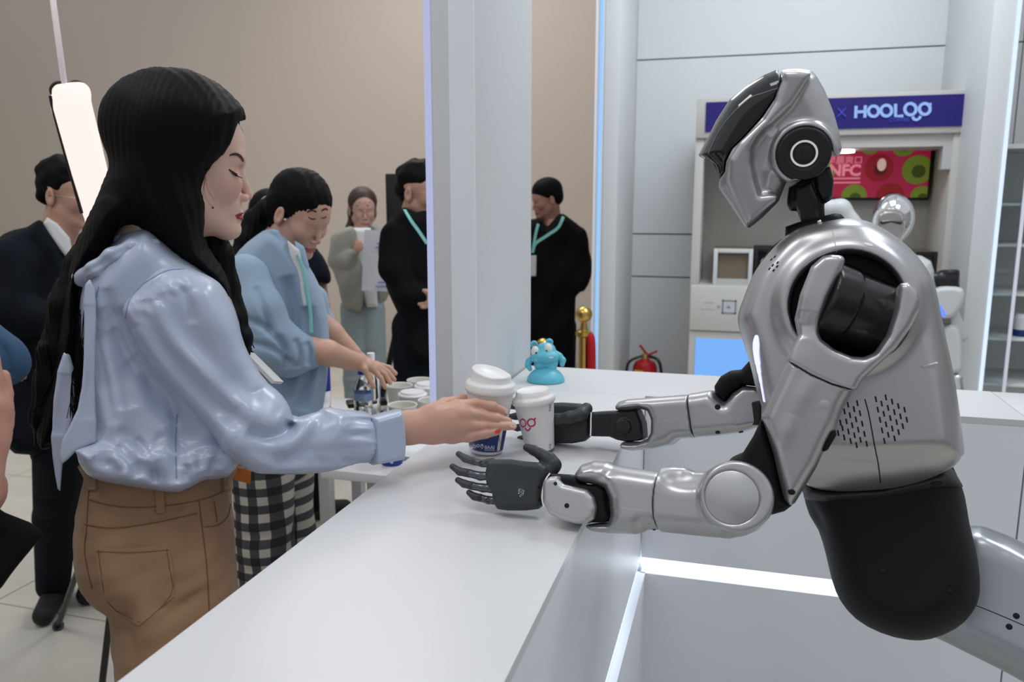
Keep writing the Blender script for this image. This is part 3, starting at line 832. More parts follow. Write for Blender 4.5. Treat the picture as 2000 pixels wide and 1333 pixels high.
# glowing lamp on its white cord
lm = thing('tube_lamp', 'leaning glowing pink-white tube lamp hanging by a white cord at upper left', 'lamp', P(165, 300, 1.95))
s = S(165, 300, 1.95, .004)
s.pch([(139, 205, 0, 38), (172, 330, 0, 36), (205, 455, 0, 30)], 0, sq=(FW, .6)); s.pch([(120, 182, 0, 17), (156, 180, 0, 19)], .01, sq=(FW, .9))
s.mesh('diffuser', mat('lamp_glow', (1., .79, .75), .5, emit=1.12), lm)
T_ = []
for pl in ([(104, 188, 0), (102, 176, 0), (110, 166, 0), (122, 165, 0), (136, 167, 0), (150, 163, 0), (165, 168, 0), (174, 182, 0)], [(101, 190, 0), (106, 215, 0), (126, 290, 0), (162, 420, 0)]):
    tube('dark_edge', [s.L(a-2, b-3, .0) for a, b, c in pl], .0045, M_black, lm, 8, smooth_n=5)
tube('cord', [P(96, -60, 1.95), s.L(106, 20, 0), s.L(126, 168, 0)], .007, mat('cord_white', (.8, .72, .70), .5), lm, 10)
# fire extinguisher
q = atY(1260, 700, 4.45); eb = V3(q[0], q[1], 0)
ex = thing('fire_extinguisher', 'red fire extinguisher with black hose at the foot of the booth wall', 'extinguisher', eb)
M_red = mat('extinguisher_red', srgb(150, 14, 22), .3)
zt_ = atY(1260, 703, 4.45)[2]
lathe('cylinder', [(.055, 0), (.066, .01), (.068, zt_-.04), (.055, zt_-.012), (.028, zt_), (.02, zt_+.008)], eb, M_red, ex, seg=28)
box('label', eb+V3(-.05, -.0705, zt_-.17), eb+V3(0, -.05, zt_-.05), mat('label_yellow', srgb(190, 150, 40), .5), ex)
lathe('valve', [(.018, zt_+.008), (.018, zt_+.035)], eb, mat('brass', (.55, .4, .15), .3, 1.), ex, seg=16)
for dz in ((.03, -.055, .075), (.012, .075, .045)):
    bm = bmesh.new(); boxv(bm, (0, -.01, -.006), (abs(dz[1])+.012, .01, .006), .003, Matrix.Translation(Vector(eb+V3(-.01 if dz[1] > 0 else .01, 0, zt_+dz[0])))@Matrix.Rotation(-.5 if dz[1] > 0 else math.pi+.9, 4, 'Y')); bmo('lever', bm, M_red, ex, sharp=35)
tube('hose', [eb+V3(.02, 0, zt_+.02), eb+V3(.08, -.03, zt_+.0), eb+V3(.098, -.03, zt_-.12), eb+V3(.085, -.02, zt_-.3)], .009, M_black, ex, 8, smooth_n=6)
tube('hose_clip', [eb+V3(-.02, 0, zt_+.02), eb+V3(-.09, -.03, zt_-.02), eb+V3(-.105, -.02, zt_-.15)], .008, M_black, ex, 8, smooth_n=6)
# stanchions with rope
M_gold = mat('polished_gold', (.62, .42, .12), .22, 1.)
def stanchion(px, y, py_top, lab):
    q = atY(px, py_top, y); b = V3(q[0], q[1], 0); h = q[2]
    t = thing('rope_post', lab, 'post', b, group='gold rope posts')
    lathe('base', [(.15, 0), (.15, .012), (.10, .03), (.03, .045)], b, M_gold, t, seg=32)
    lathe('pole', [(.026, .04), (.026, h-.12)], b, M_gold, t, seg=20)
    lathe('collar', [(.026, h-.16), (.042, h-.15), (.042, h-.13), (.02, h-.12), (.016, h-.09)], b, M_gold, t, seg=24)
    lathe('ball', [(.014, h-.09)]+[(.042*math.sin(a), h-.042-.042*math.cos(a)) for a in np.linspace(.35, 3.14, 12)], b, M_gold, t, seg=24)
    return b, h
sb, sh = stanchion(1141, 3.95, 598, 'gold rope post with a ball top beside the man in black')
sb2, sh2 = stanchion(1062, 4.4, 660, 'gold rope post whose top peeps out behind the blue toy')
rp = tube('barrier_rope', [sb+V3(.03, -.01, sh-.15), sb+V3(.045, -.02, sh-.22), sb+V3(.05, -.03, sh-.7), sb+V3(.03, -.25, sh-.85), sb+V3(.02, -.6, sh-.8)], .022, mat('rope_red', srgb(176, 8, 14), .7), None, 12, smooth_n=5, label='thick red velvet rope hanging from the gold post', cat='rope')
# speaker stand far behind
sp = P(772, 400, 4.0); t = thing('speaker_stand', 'black speaker on a tripod stand behind the man with glasses and the far girl', 'speaker', (sp[0], sp[1], 0))
M4 = Matrix.Translation(Vector(sp))@Matrix.Rotation(yaw, 4, 'Z')
bm = bmesh.new(); boxv(bm, (-.035, -.08, -.10), (.12, .1, .15), .008, M4); bmo('speaker_box', bm, M_blackm, t, sharp=35)
bm = bmesh.new(); boxv(bm, (-.01, -.10, -.17), (.07, .02, -.09), .02, M4); bmo('camera_body', bm, M_black, t, sharp=35)
tube('pole', [sp+V3(.02, 0, -.10), V3(sp[0]+.02, sp[1], .72)], .014, M_black, t, 10)
hub = V3(sp[0]+.0, sp[1], .95)
for dx, dy in ((-.20, -.1), (.12, -.3), (.25, .2)):
    leg3('leg', t, hub, V3(sp[0]+dx, sp[1]+dy, .01), .016, .013)
# bin and boxes under the near people
q = atZ(70, 850, .0)
t = thing('cardboard_box', 'open cardboard carton on the floor at the far left', 'box', q)
box('carton', q+V3(-.25, 0, .004), q+V3(.25, .35, .24), mat('cardboard', srgb(130, 112, 88), .8, var=.1, scale=20), t, bev=.004)
box('tape', q+V3(-.03, -.002, .02), q+V3(.03, 0, .23), mat('tape', srgb(170, 150, 110), .4), t)
# ================================================================ MAIN ROBOT
M_sil = mat('satin_silver', (.50, .495, .51), .33, .86, spec=.5)
M_sil2 = mat('satin_silver_light', (.54, .54, .55), .38, .8)
M_gbk = mat('gloss_black', (.006, .006, .007), .08, coat=.6)
M_bk = mat('robot_black', (.012, .012, .013), .38)
M_bk2 = mat('robot_black_matte', (.006, .0065, .0065), .58, spec=.25)
M_hand = mat('hand_dark_grey', (.030, .034, .036), .48)
M_fing = mat('finger_metal', (.10, .105, .125), .25, .8)
M_holes = mat('hole_black', (.002, .002, .002), .6)
M_ring = mat('white_ring', (.85, .86, .85), .4, emit=.25)
rb = thing('humanoid_robot', 'large silver humanoid robot with a black visor leaning over the counter towards the woman', 'robot', P(1740, 1240, 1.22)*V3(1, 1, 0))
cA = lambda *l: [(1340+x/2.2217, 100+y/2.2217) for x, y in l]
cC = lambda *l: [(1420+x/2.2983, 480+y/2.2983) for x, y in l]
cD = lambda *l: [(860+x/2.857, 680+y/2.857) for x, y in l]
cE = lambda *l: [(1200+x/2.5, 900+y/2.5) for x, y in l]
HD = 1.18
# ---- head
def HS(v=.0016): return S(1520, 300, HD, v)
s = HS()
shell = cA((402, 92), (430, 80), (490, 77), (545, 84), (565, 104), (603, 170), (642, 270), (664, 350), (677, 425), (668, 452), (652, 458), (622, 430), (604, 470), (560, 540), (500, 556),
           (440, 562), (424, 600), (402, 655), (335, 722), (272, 772), (248, 752), (190, 665), (140, 592), (146, 560), (172, 522), (178, 478), (204, 425), (262, 368), (332, 290), (384, 212), (414, 140))
full = cA((545, 84), (575, 110), (612, 180), (650, 275), (672, 350), (684, 425), (675, 458), (650, 466), (604, 500), (560, 560), (500, 566),
          (446, 570), (430, 604), (405, 662), (335, 728), (272, 780), (240, 758), (184, 668), (134, 592), (120, 520), (84, 480), (58, 455), (96, 378), (136, 302), (192, 212), (258, 154), (338, 104), (410, 78), (480, 70))
s.poly(full, 0, .084, .036, .060)
# raised front band running from the crown to the jaw
band = cA((425, 92), (480, 88), (545, 95), (500, 170), (455, 240), (380, 300), (305, 375), (282, 430), (290, 500), (322, 620), (395, 625), (390, 650), (290, 735), (270, 745), (190, 560), (196, 470), (240, 400), (345, 300), (395, 220), (425, 130))
s.poly(band, -.0855, .009, .007, .006, k=.010)
# cheek hollow, ear rim, back shell crease
s.poly(cA((350, 352), (300, 420), (292, 480), (306, 560), (326, 615), (345, 600), (338, 520), (372, 430), (395, 370)), -.094, .012, .006, .010, op='-', k=.014)
eL = s.L(1570, 300, -.080); eN = s.Wx
s.cyl(eL-eN*.010, eL+eN*.02, .0425, .005, k=.006)
s.cyl(eL-eN*.03, eL-eN*.0065, .0365, .002, op='-', k=.002)
s.crease(s.L(1590, 150, -.085), s.L(1560, 190, -.09), .006, .0018, s.L(1530, 235, -.09))
s.crease(s.L(1622, 265, -.08), s.L(1612, 330, -.07), .004, .002)
s.clip(shell, -.0004)
hd = s.mesh('head_shell', M_sil, rb, rel=2)
# far/near black structure under the visor
s = HS(.002)
s.poly(cA((85, 462), (118, 470), (160, 560), (180, 560), (215, 430), (340, 290), (400, 200), (330, 170), (180, 280), (110, 400)), 0, .064, .016, .03)
s.mesh('inner_face', M_bk2, rb)
s = HS()
s.poly(full, 0, .0825, .036, .060)
s.clip(cA((406, 70), (340, 100), (262, 148), (186, 206), (126, 300), (88, 380), (40, 450), (72, 468), (96, 468), (128, 490), (146, 545), (171, 524), (176, 476), (202, 424), (260, 366), (330, 288), (382, 212), (412, 140), (400, 92)), -.0006)
vis = s.mesh('visor', M_gbk, rb, rel=2)
Tv = bvh(vis)
drape('visor_line', Tv, cA((96, 448), (130, 372), (185, 290), (270, 208), (340, 180), (398, 160)), .0016, mat('smoke_edge', (.16, .17, .18), .2), rb, .0006)
drape('visor_rim', Tv, cA((66, 455), (96, 470), (122, 492), (140, 535)), .0030, M_sil, rb, .001)
# chin front plate (lighter facet)
# ear disc
s = HS(.0012)
s.cyl(eL-eN*.013, eL+eN*.01, .0352, .003); s.cyl(eL-eN*.02, eL-eN*.0118, .0215, .001, op='-', k=.001)
ear = s.mesh('ear_disc', M_bk, rb, rel=1)
Fe = frame(eN); cc = eL-eN*.0128
def ringm(name, c, n, r0, r1, th, m, par, seg=48):
    Fm = frame(n); v = []; fc = []
    for i in range(seg):
        a = 2*math.pi*i/seg; dr = Fm[0]*math.cos(a)+Fm[1]*math.sin(a)
        v += [c+dr*r0, c+dr*r1, c+dr*r1+n*th, c+dr*r0+n*th]
    for i in range(seg):
        j = (i+1) % seg
        for k in range(4): l = (k+1) % 4; fc.append((i*4+k, j*4+k, j*4+l, i*4+l))
    return mk(name, v, fc, m, par, sharp=40)
ringm('ear_ring', cc, -eN, .0150, .0178, .0012, M_ring, rb)
lathe('ear_button', [(.0115, 0), (.0115, .0015), (.004, .0022), (.0035, .0005), (.001, .0005)], cc+eN*.0005, M_gbk, rb, axis=-eN, seg=32)
# chin tip detail + jaw side dots
Th_ = bvh(hd)
drape('shell_seam', Th_, cA((146, 592), (200, 655), (262, 760)), .0012, M_grey, rb, .0004)
# ---- neck
s = HS(.002)
s.poly(cA((446, 590), (436, 660), (450, 690), (480, 690), (500, 740), (600, 740), (596, 660), (628, 640), (632, 560), (606, 500), (560, 540), (500, 556)), .0, .034, .008, .010)
s.poly(cA((560, 520), (625, 500), (640, 560), (632, 630), (590, 650), (565, 600)), -.03, .012, .006, k=.004)
s.poly(cA((475, 600), (540, 570), (572, 640), (565, 690), (580, 745), (500, 745), (492, 700), (470, 650)), -.035, .012, .005, k=.003)
for i in range(5): s.crease(s.L(*cA((572+i*13, 525))[0], -.045), s.L(*cA((580+i*12, 625))[0], -.045), .002, .004)
nk = s.mesh('neck', M_bk, rb)
s = S(1600, 440, HD, .002)
s.poly(cA((436, 762), (492, 742), (640, 706), (668, 708), (682, 722), (716, 785), (640, 812), (520, 830), (440, 880), (420, 860), (434, 820)), 0, .062, .012, .02)
s.mesh('neck_collar', M_bk2, rb)
s = S(1600, 440, HD-.06, .001); s.pch([(1600, 434, 0, 5), (1604, 448, 0, 3.4), (1608, 464, 0, 5)], .002); s.mesh('chrome_pin', mat('chrome', (.8, .78, .75), .12, 1.), rb)
# ---- torso
TD = 1.20
def TS_(v=.0025): return S(1660, 740, TD, v)
s = TS_()
tors = [(1540, 482), (1570, 464), (1622, 452), (1660, 448), (1700, 456), (1745, 482), (1786, 520), (1812, 562), (1824, 610), (1834, 660), (1850, 735), (1868, 862), (1864, 880), (1846, 902), (1790, 928), (1725, 945), (1637, 951), (1585, 941),
        (1560, 915), (1530, 870), (1505, 810), (1488, 760), (1476, 710), (1462, 665), (1454, 632), (1463, 598), (1484, 548), (1512, 510)]
s.poly(tors, 0, .150, .035, .075, sm=3)
s.poly([(1440, 895), (1700, 898), (1900, 862), (1900, 1000), (1440, 1000)], -.20, .075, .01, .01, op='-', k=.03, tilt=(0, -1.1))
sh = s.L(1652, 598, -.14)
s.cyl(sh-s.Wx*.02, sh+s.Wx*.06, .084, .012, k=.02)
s.cyl(sh-s.Wx*.06, sh+s.Wx*.02, .0725, .006, op='-', k=.004)
s.crease(s.L(1846, 885, -.12), s.L(1560, 905, -.15), .006, -.001)
to = s.mesh('torso_shell', M_sil, rb, rel=2)
s = TS_(.003); s.cyl(sh+s.Wx*.012, sh+s.Wx*.03, .074, .004); s.mesh('shoulder_well', M_bk2, rb)
Tt = bvh(to)
drape('torso_seam', Tt, [(1689, 780), (1697, 810), (1708, 870), (1715, 905), (1720, 944)], .0016, M_holes, rb, .0004)
drape('torso_seam', Tt, [(1626, 452), (1630, 470), (1634, 492)], .0012, M_grey, rb, .0004)
# vents
gr = [(668, 690), (677, 737), (687, 783), (696, 830), (706, 877), (694, 710), (704, 756), (714, 803), (724, 850), (713, 682), (723, 729), (733, 775), (742, 822), (752, 866),
      (741, 701), (751, 748), (761, 793), (770, 838), (769, 721), (779, 767), (789, 811), (797, 737), (807, 782)]
gl = [(585, 708), (597, 753), (607, 800), (617, 846), (627, 890), (570, 735), (579, 781), (589, 827), (599, 873), (543, 715), (552, 762), (562, 807), (572, 852), (581, 896), (527, 745), (536, 790), (545, 835), (555, 878),
      (518, 820), (526, 862), (509, 795), (499, 842)]
for x, y in gr+gl:
    (a, b), = cC((x-2.6, y-13)); (c, d), = cC((x+2.6, y+13)); drape('vent_slot', Tt, [(a, b), (c, d)], .0021, M_holes, rb, .0004, 0)
for x, y in ((370, 905), (385, 893), (376, 930), (397, 918), (362, 945), (380, 952), (395, 935)):
    (a, b), = cA((x-4, y+5)); (c, d), = cA((x+4, y-5)); drape('chest_slot', Tt, [(a, b), (c, d)], .0022, M_holes, rb, .0005, 0)
p = hit(Tt, 1815, 715)
s = S(1815, 715, (p[0]-CAM)@FW, .001); s.pch([(1801, 718, 0, 4), (1815, 715, 0, 4.6), (1829, 711, 0, 4)], 0, sq=(s.Wx, .7)); s.mesh('side_latch', M_sil2, rb)
# chest plate dark strip at the neck front, chest light
s = TS_(.002); s.poly(cA((432, 838), (440, 868), (405, 905), (375, 950), (345, 985), (322, 1002), (316, 990), (340, 940), (380, 880)), 0, .075, .008, .02); s.mesh('chest_grille', M_bk2, rb)
drape('chest_light', Tt, [(1478, 655), (1477, 685), (1481, 715), (1487, 750), (1493, 785)], [.003, .006, .008, .010, .0115, .012]+[.012]*6+[.009]*3+[.006]*3+[.004]*7, mat('chest_glow', srgb(190, 195, 255), .4, emit=1.7), rb, .001)
dot('shoulder_mark', Tt, 1696, 478, .006, M_ring, rb, asp=.35, ang=-.4)
# ---- pelvis
s = S(1740, 1080, 1.21, .003)
pel = cE((915, 80), (932, 170), (960, 270), (1005, 345), (1040, 460), (1068, 580), (1108, 678), (1185, 768), (1300, 832), (1430, 866), (1540, 862), (1660, 812), (1738, 735), (1774, 640), (1764, 480), (1724, 310), (1702, 180), (1662, 75), (1600, 0), (1400, 20), (1100, 60))
s.poly(pel, 0, .125, .05, .10, sm=2)
s.crease(s.L(*cE((1000, 345))[0], -.08), s.L(*cE((960, 200))[0], -.09), .02, .004)
pv = s.mesh('pelvis', M_bk2, rb, rel=2)
s = S(1740, 960, 1.21, .0025)
s.poly(cE((925, 95), (938, 185), (1050, 232), (1300, 216), (1500, 182), (1695, 130), (1662, 72), (1606, 2), (1500, 40), (1300, 100), (1100, 110)), 0, .129, .035, .10, sm=1)
wc = s.mesh('waist_collar', mat('robot_charcoal', (.028, .029, .03), .5), rb, rel=2)
Tw = bvh(wc); Tp = bvh(pv)
(a, b), = cE((1572, 112)); dot('screw_hole', Tw, a, b, .0085, M_holes, rb, asp=.55, ang=-.1)
for x, y, r in ((1310, 536, .004), (1634, 634, .004), (1120, 328, .003)): (a, b), = cE((x, y)); dot('screw_hole', Tp, a, b, r, M_holes, rb, asp=.6)
drape('pelvis_seam', Tp, cE((1484, 838), (1486, 852), (1487, 864)), .002, M_holes, rb, .0005, 0)
# ---- leg behind
s = S(1960, 1200, 1.26, .003)
s.poly([(1800, 1150), (1840, 1060), (1900, 1030), (1950, 1042), (2010, 1070), (2120, 1140), (2280, 1300), (2280, 1460), (2100, 1385), (1960, 1310), (1850, 1255), (1800, 1225)], .03, .085, .05, .06, sm=3)
s.crease(s.L(1895, 1050, -.04), s.L(1960, 1066, -.055), .012, -.003, s.L(2060, 1120, -.055))
lg = s.mesh('thigh', mat('leg_silver', (.40, .42, .45), .3, .85), rb, rel=2)
Tl = bvh(lg)
drape('leg_seam', Tl, [(1900, 1181), (1950, 1201), (2040, 1240)], .0014, M_holes, rb, .0004, 3)
for x, y in ((1985, 1204), (1971, 1225)): dot('screw_hole', Tl, x, y, .0045, M_holes, rb)
tube('lower_leg', [s.L(2230, 1380, .03), V3(*(s.L(2230, 1380, .03)[:2]), 0)+V3(0, .0, .06)], .055, M_sil, rb, 20)
p_ = s.L(2230, 1380, .03); box('foot', V3(p_[0]-.17, p_[1]-.06, .004), V3(p_[0]+.09, p_[1]+.06, .07), M_bk2, rb, bev=.02)

# ---- near arm : shoulder yoke and motor drum
AD = 1.045
def AS(v=.0018): return S(1600, 720, AD, v)
s = AS()
yoke = cC((430, 66), (465, 60), (512, 64), (526, 82), (518, 120), (490, 180), (452, 262), (416, 362), (412, 395), (424, 425), (480, 470), (552, 500), (606, 504), (655, 484), (705, 410), (738, 310), (758, 186), (800, 180), (840, 222), (850, 262), (843, 304), (806, 380), (742, 470), (660, 545), (600, 602), (552, 690), (470, 680), (360, 640), (250, 570), (290, 470), (318, 408), (304, 335), (330, 232), (378, 112))
s.poly(yoke, 0, .055, .008, .014)
s.crease(s.L(*cC((335, 300))[0], -.045), s.L(*cC((330, 420))[0], -.05), .016, .004)
s.clip(cC((0, 0), (1000, 0), (1000, 700), (556, 645), (470, 620), (380, 580), (274, 517), (0, 400)), -.0004)
s.mesh('shoulder_yoke', M_sil, rb, rel=2)
s = AS(.0018)
dc = s.L(*cC((594, 300))[0], .004); dax = nrm(RT*.94-UP*.35+FW*.05); du = nrm(np.cross(dax, s.Wx))
s.cyl(dc-dax*.056, dc+dax*.050, .046, .006)
s.cyl(dc-dax*.058, dc-dax*.022, .049, .004, k=.001)
s.crease(dc+dax*.03-s.Wx*.046+du*.05, dc+dax*.03-s.Wx*.046-du*.05, .0016, .0012)
s.mesh('shoulder_motor', mat('motor_black', (.010, .010, .011), .22), rb, rel=1)
s = AS(.002); s.poly(cC((440, 110), (540, 80), (770, 190), (770, 300), (700, 440), (600, 510), (470, 470), (420, 380)), .055, .012, .01); s.mesh('yoke_back', M_bk2, rb)
# upper arm
s = AS()
ua = cC((300, 460), (420, 520), (520, 560), (600, 590), (522, 722), (492, 802), (452, 880), (404, 985), (352, 1072), (306, 1148), (284, 1156), (258, 1128), (236, 1040), (212, 930), (180, 830), (158, 762), (196, 680))
s.poly(ua, 0, .048, .016, .030)
s.crease(s.L(*cC((380, 590))[0], -.046), s.L(*cC((300, 760))[0], -.048), .010, -.0012, s.L(*cC((240, 900))[0], -.048))
s.clip(cC((0, 400), (274, 518), (380, 581), (470, 621), (556, 646), (1000, 700), (1000, 2000), (0, 2000)), -.0004)
u_ = s.mesh('upper_arm', M_sil, rb, rel=2); Tu = bvh(u_)
s = AS(.002); s.poly(cC((296, 520), (390, 570), (470, 606), (540, 632), (536, 656), (470, 636), (380, 598), (286, 540)), 0, .044, .002, .010); s.mesh('arm_joint_line', M_holes, rb)
for x, y, r, m in ((437, 710, .0062, M_sil2), (290, 1107, .0045, M_holes)): (a, b), = cC((x, y)); dot('arm_button' if m is M_sil2 else 'screw_hole', Tu, a, b, r, m, rb, .0018, asp=.8)
s = AS(.0018); s.poly(cC((452, 838), (484, 826), (492, 842), (452, 912), (428, 922), (420, 905)), -.01, .028, .004, .008); s.mesh('arm_bumper', M_bk2, rb)
# elbow black part
s = AS(.0018)
s.poly(cC((160, 772), (212, 935), (256, 1120), (300, 1150), (262, 1180), (190, 1200), (120, 1180), (30, 1000), (10, 960), (72, 932), (122, 852)), .004, .038, .010, .016)
s.mesh('elbow_joint', M_bk2, rb, rel=1)
# ---- forearm (near)
fw0, fw1 = P(1090, 965, 1.150), P(1437, 970, 1.065); fd = nrm(fw0-fw1)
fn = nrm(ray(1260, 965)); fn = nrm(fn-fd*(fn@fd))
fmid = (fw0+fw1)/2; fpx = 1262
def FS(v=.0016): return S(1262, 966, (fmid-CAM)@FW, v, axis=fn)
s = FS()
rear = cD((1120, 690), (1240, 664), (1300, 662), (1370, 668), (1425, 694), (1490, 692), (1560, 654), (1640, 634), (1720, 650), (1790, 710), (1832, 790), (1838, 870), (1820, 935), (1775, 1005), (1700, 1046), (1615, 1064), (1420, 1046), (1240, 1026), (1120, 1012), (1100, 900), (1100, 770))
s.poly(rear, 0, .042, .026, .034)
s.ell(s.L(1340, 930, -.04), (.022, .010, .012), [s.M[0], s.M[1], s.M[2]], op='-', k=.02)
ec = s.L(1440, 971, -.036)
s.cyl(ec-fn*.014, ec+fn*.03, .0455, .005, k=.010)
s.cyl(s.L(1429, 972, -.05)-fn*.03, s.L(1429, 972, -.05)+fn*.0018, .0345, .0015, op='-', k=.001)
s.cyl(s.L(1429, 972, -.05)-fn*.03, s.L(1429, 972, -.05)+fn*.0030, .0345, .001, op='-', k=.0)
s.clip(cD((2200, 560), (1250, 560), (1212, 640), (1196, 720), (1182, 800), (1176, 880), (1182, 950), (1196, 1020), (1210, 1100), (2200, 1100)), -.0004)
fr = s.mesh('forearm_rear', M_sil, rb, rel=1)
lathe('elbow_cap', [(.0338, -.002), (.0338, .0012), (.0325, .0022), (.001, .0026)], s.L(1429, 972, -.05)+fn*.0028, M_sil2, rb, axis=-fn, seg=56)
s = FS()
front = cD((1280, 700), (1090, 672), (985, 656), (950, 638), (872, 631), (800, 654), (764, 705), (770, 735), (800, 752), (872, 764), (930, 786), (956, 850), (962, 930), (948, 974), (880, 976), (822, 984), (828, 1006), (862, 1024), (960, 1034), (1100, 1040), (1150, 1026), (1160, 1014), (1280, 1016), (1290, 900), (1290, 780))
s.poly(front, 0, .040, .024, .032)
s.clip(cD((600, 560), (1250, 560), (1212, 640), (1196, 720), (1182, 800), (1176, 880), (1182, 950), (1196, 1020), (1210, 1100), (600, 1100)), -.0004)
s.crease(s.L(*cD((760, 760))[0], -.03), s.L(*cD((880, 742))[0], -.036), .006, .002, s.L(*cD((980, 664))[0], -.036))
ff = s.mesh('forearm_front', M_sil, rb, rel=2); Tf = bvh(ff, fr)
s = FS(.0015); s.poly(cD((1185, 720), (1215, 720), (1200, 780), (1194, 900), (1205, 985), (1180, 985), (1160, 900), (1170, 780)), 0, .034, .002, .02); s.mesh('arm_joint_line', M_holes, rb)
drape('forearm_seam', Tf, cD((962, 888), (1060, 900), (1170, 912)), .0008, M_grey, rb, .0003, 2)
for x, y in ((1193, 1014),): (a, b), = cD((x, y)); dot('screw_hole', Tf, a, b, .002, M_holes, rb)
s = FS(.0016); s.poly(cD((700, 712), (790, 720), (800, 758), (905, 766), (938, 800), (946, 880), (960, 955), (940, 972), (858, 974), (700, 900), (660, 800)), .0, .026, .006, .010); s.mesh('wrist_block', M_bk2, rb)
s = FS(.0012)
s.poly(cD((582, 775), (594, 738), (625, 718), (660, 716), (676, 740), (700, 762), (760, 776), (828, 792), (866, 835), (880, 895), (866, 955), (826, 982), (770, 982), (690, 964), (618, 925), (584, 860)), -.022, .016, .008, .009)
wcv = s.mesh('wrist_cover', M_sil2, rb, rel=2); Twc = bvh(wcv)
for x, y, r in ((706, 881, .0034), (642, 758, .0026)): (a, b), = cD((x, y)); dot('screw_hole', Twc, a, b, r, M_holes, rb)
s = FS(.0014); s.poly(cD((618, 700), (740, 708), (762, 726), (752, 760), (690, 764), (640, 728)), .004, .016, .004); s.pch([(1092, 936, -.004, 5), (1122, 932, -.004, 4)], .002); s.mesh('wrist_linkage', M_bk, rb)
# ---- near hand
nh = P(1000, 950, 1.175); hn = nrm(fn*1+fd*.12)
def NS(v=.0012): return S(985, 950, 1.172, v, axis=hn)
s = NS()
s.poly(cD((268, 636), (300, 622), (400, 622), (480, 634), (560, 640), (610, 668), (612, 705), (580, 752), (568, 820), (576, 876), (548, 900), (480, 908), (380, 908), (322, 900), (300, 862), (292, 800), (262, 760), (256, 700)), 0, .0150, .009, .012)
s.crease(s.L(*cD((350, 740))[0], -.016), s.L(*cD((520, 745))[0], -.016), .010, .001)
# thumb, ribbed at the base
s.pch([cD((612, 700))[0]+(.004, 12.5), cD((632, 655))[0]+(.006, 14), cD((606, 622))[0]+(.008, 13), cD((560, 594))[0]+(.010, 11)], .006)
s.pch([cD((560, 594))[0]+(.010, 10.5), cD((520, 572))[0]+(.012, 9.5), cD((484, 556))[0]+(.013, 8.2)], .004)
for i in range(4):
    x0_, y0_ = 552+i*17, 648+i*15; x1_, y1_ = 612+i*14, 596+i*24
    s.crease(s.L(*cD((x0_, y0_))[0], -.010), s.L(*cD((x1_, y1_))[0], -.006), .0016, .0022)
pm = s.mesh('palm', M_hand, rb, rel=1); Tpm = bvh(pm)
s = NS(.0011); ringc = [s.L(*cD(q)[0], 0) for q in ((600, 706), (584, 740), (572, 790), (568, 830), (574, 880))]
for wv in (-.0155,):
    tube('wrist_ring', [s.L(*cD(q)[0], wv) for q in ((612, 700), (588, 735), (572, 790), (568, 840), (576, 882))], .0011, M_ring, rb, 8, smooth_n=4)
def finger(F_, par, SF):
    """F_: crop-D points from knuckle to tip with radii and w"""
    for j in range(3):
        s = SF(); a, b = F_[j], F_[j+1]
        if j == 2: s.pch([a, b, F_[4]], 0, kk=.002)
        else:
            ra = a[3]; m_ = [(a[i]+b[i])/2 for i in range(4)]; m_[3] *= .86
            s.pch([a, m_, b], .001)
        s.mesh('finger_segment', M_fing if j < 2 else M_hand, par, rel=1)
        if j < 2: s2 = SF(); c_ = s2.L(b[0], b[1], b[2]); s2.cyl(c_-s2.M[2]*.0062, c_+s2.M[2]*.0062, .0042, .001); s2.mesh('finger_pin', M_bk, par)
def NF(): return NS(.0010)
def fpts(l, w0, wt, r=(8.8, 8.4, 8.0, 7.8, 6.0)):
    n = len(l); return [cD(l[i])[0]+(w0+(wt-w0)*i/(n-1), r[i]) for i in range(n)]
finger(fpts([(285, 650), (235, 644), (190, 634), (140, 618), (102, 592)], -.002, .006), rb, NF)
finger(fpts([(280, 715), (225, 716), (160, 700), (108, 690), (68, 662)], -.003, .004, (9.6, 9.4, 8.6, 8, 6.2)), rb, NF)
finger(fpts([(285, 785), (240, 782), (178, 770), (132, 758), (98, 738)], -.003, .002, (9.6, 9.2, 8.4, 7.8, 6.0)), rb, NF)
finger(fpts([(310, 852), (270, 850), (226, 838), (190, 830), (160, 808)], -.002, .002, (8.8, 8.6, 8, 7.4, 5.8)), rb, NF)
for x, y in ((268, 640), (262, 712), (268, 785), (300, 852)):
    (a, b), = cD((x, y)); s = NS(.0012); s.pch([(a+7, b, -.002, 9.5), (a-2, b, -.002, 8.0)], 0, sq=(s.M[2], .9)); s.mesh('knuckle', M_hand, rb)
# paw-like dot mark and screw holes on the back of the hand
for i, (x, y) in enumerate([(441, 790), (450, 789), (459, 792), (438, 799), (447, 799), (456, 800), (465, 799), (443, 808), (452, 807), (437, 812), (448, 820), (456, 824), (446, 828), (461, 818), (455, 815), (463, 810)]):
    (a, b), = cD((x, y)); dot('hand_mark', Tpm, a, b, .00055+.0003*(i % 3 == 0), M_wp, rb, .0006, seg=8)
for x, y in ((551, 778), (553, 848)): (a, b), = cD((x, y)); dot('screw_hole', Tpm, a, b, .0022, M_holes, rb, .0008)
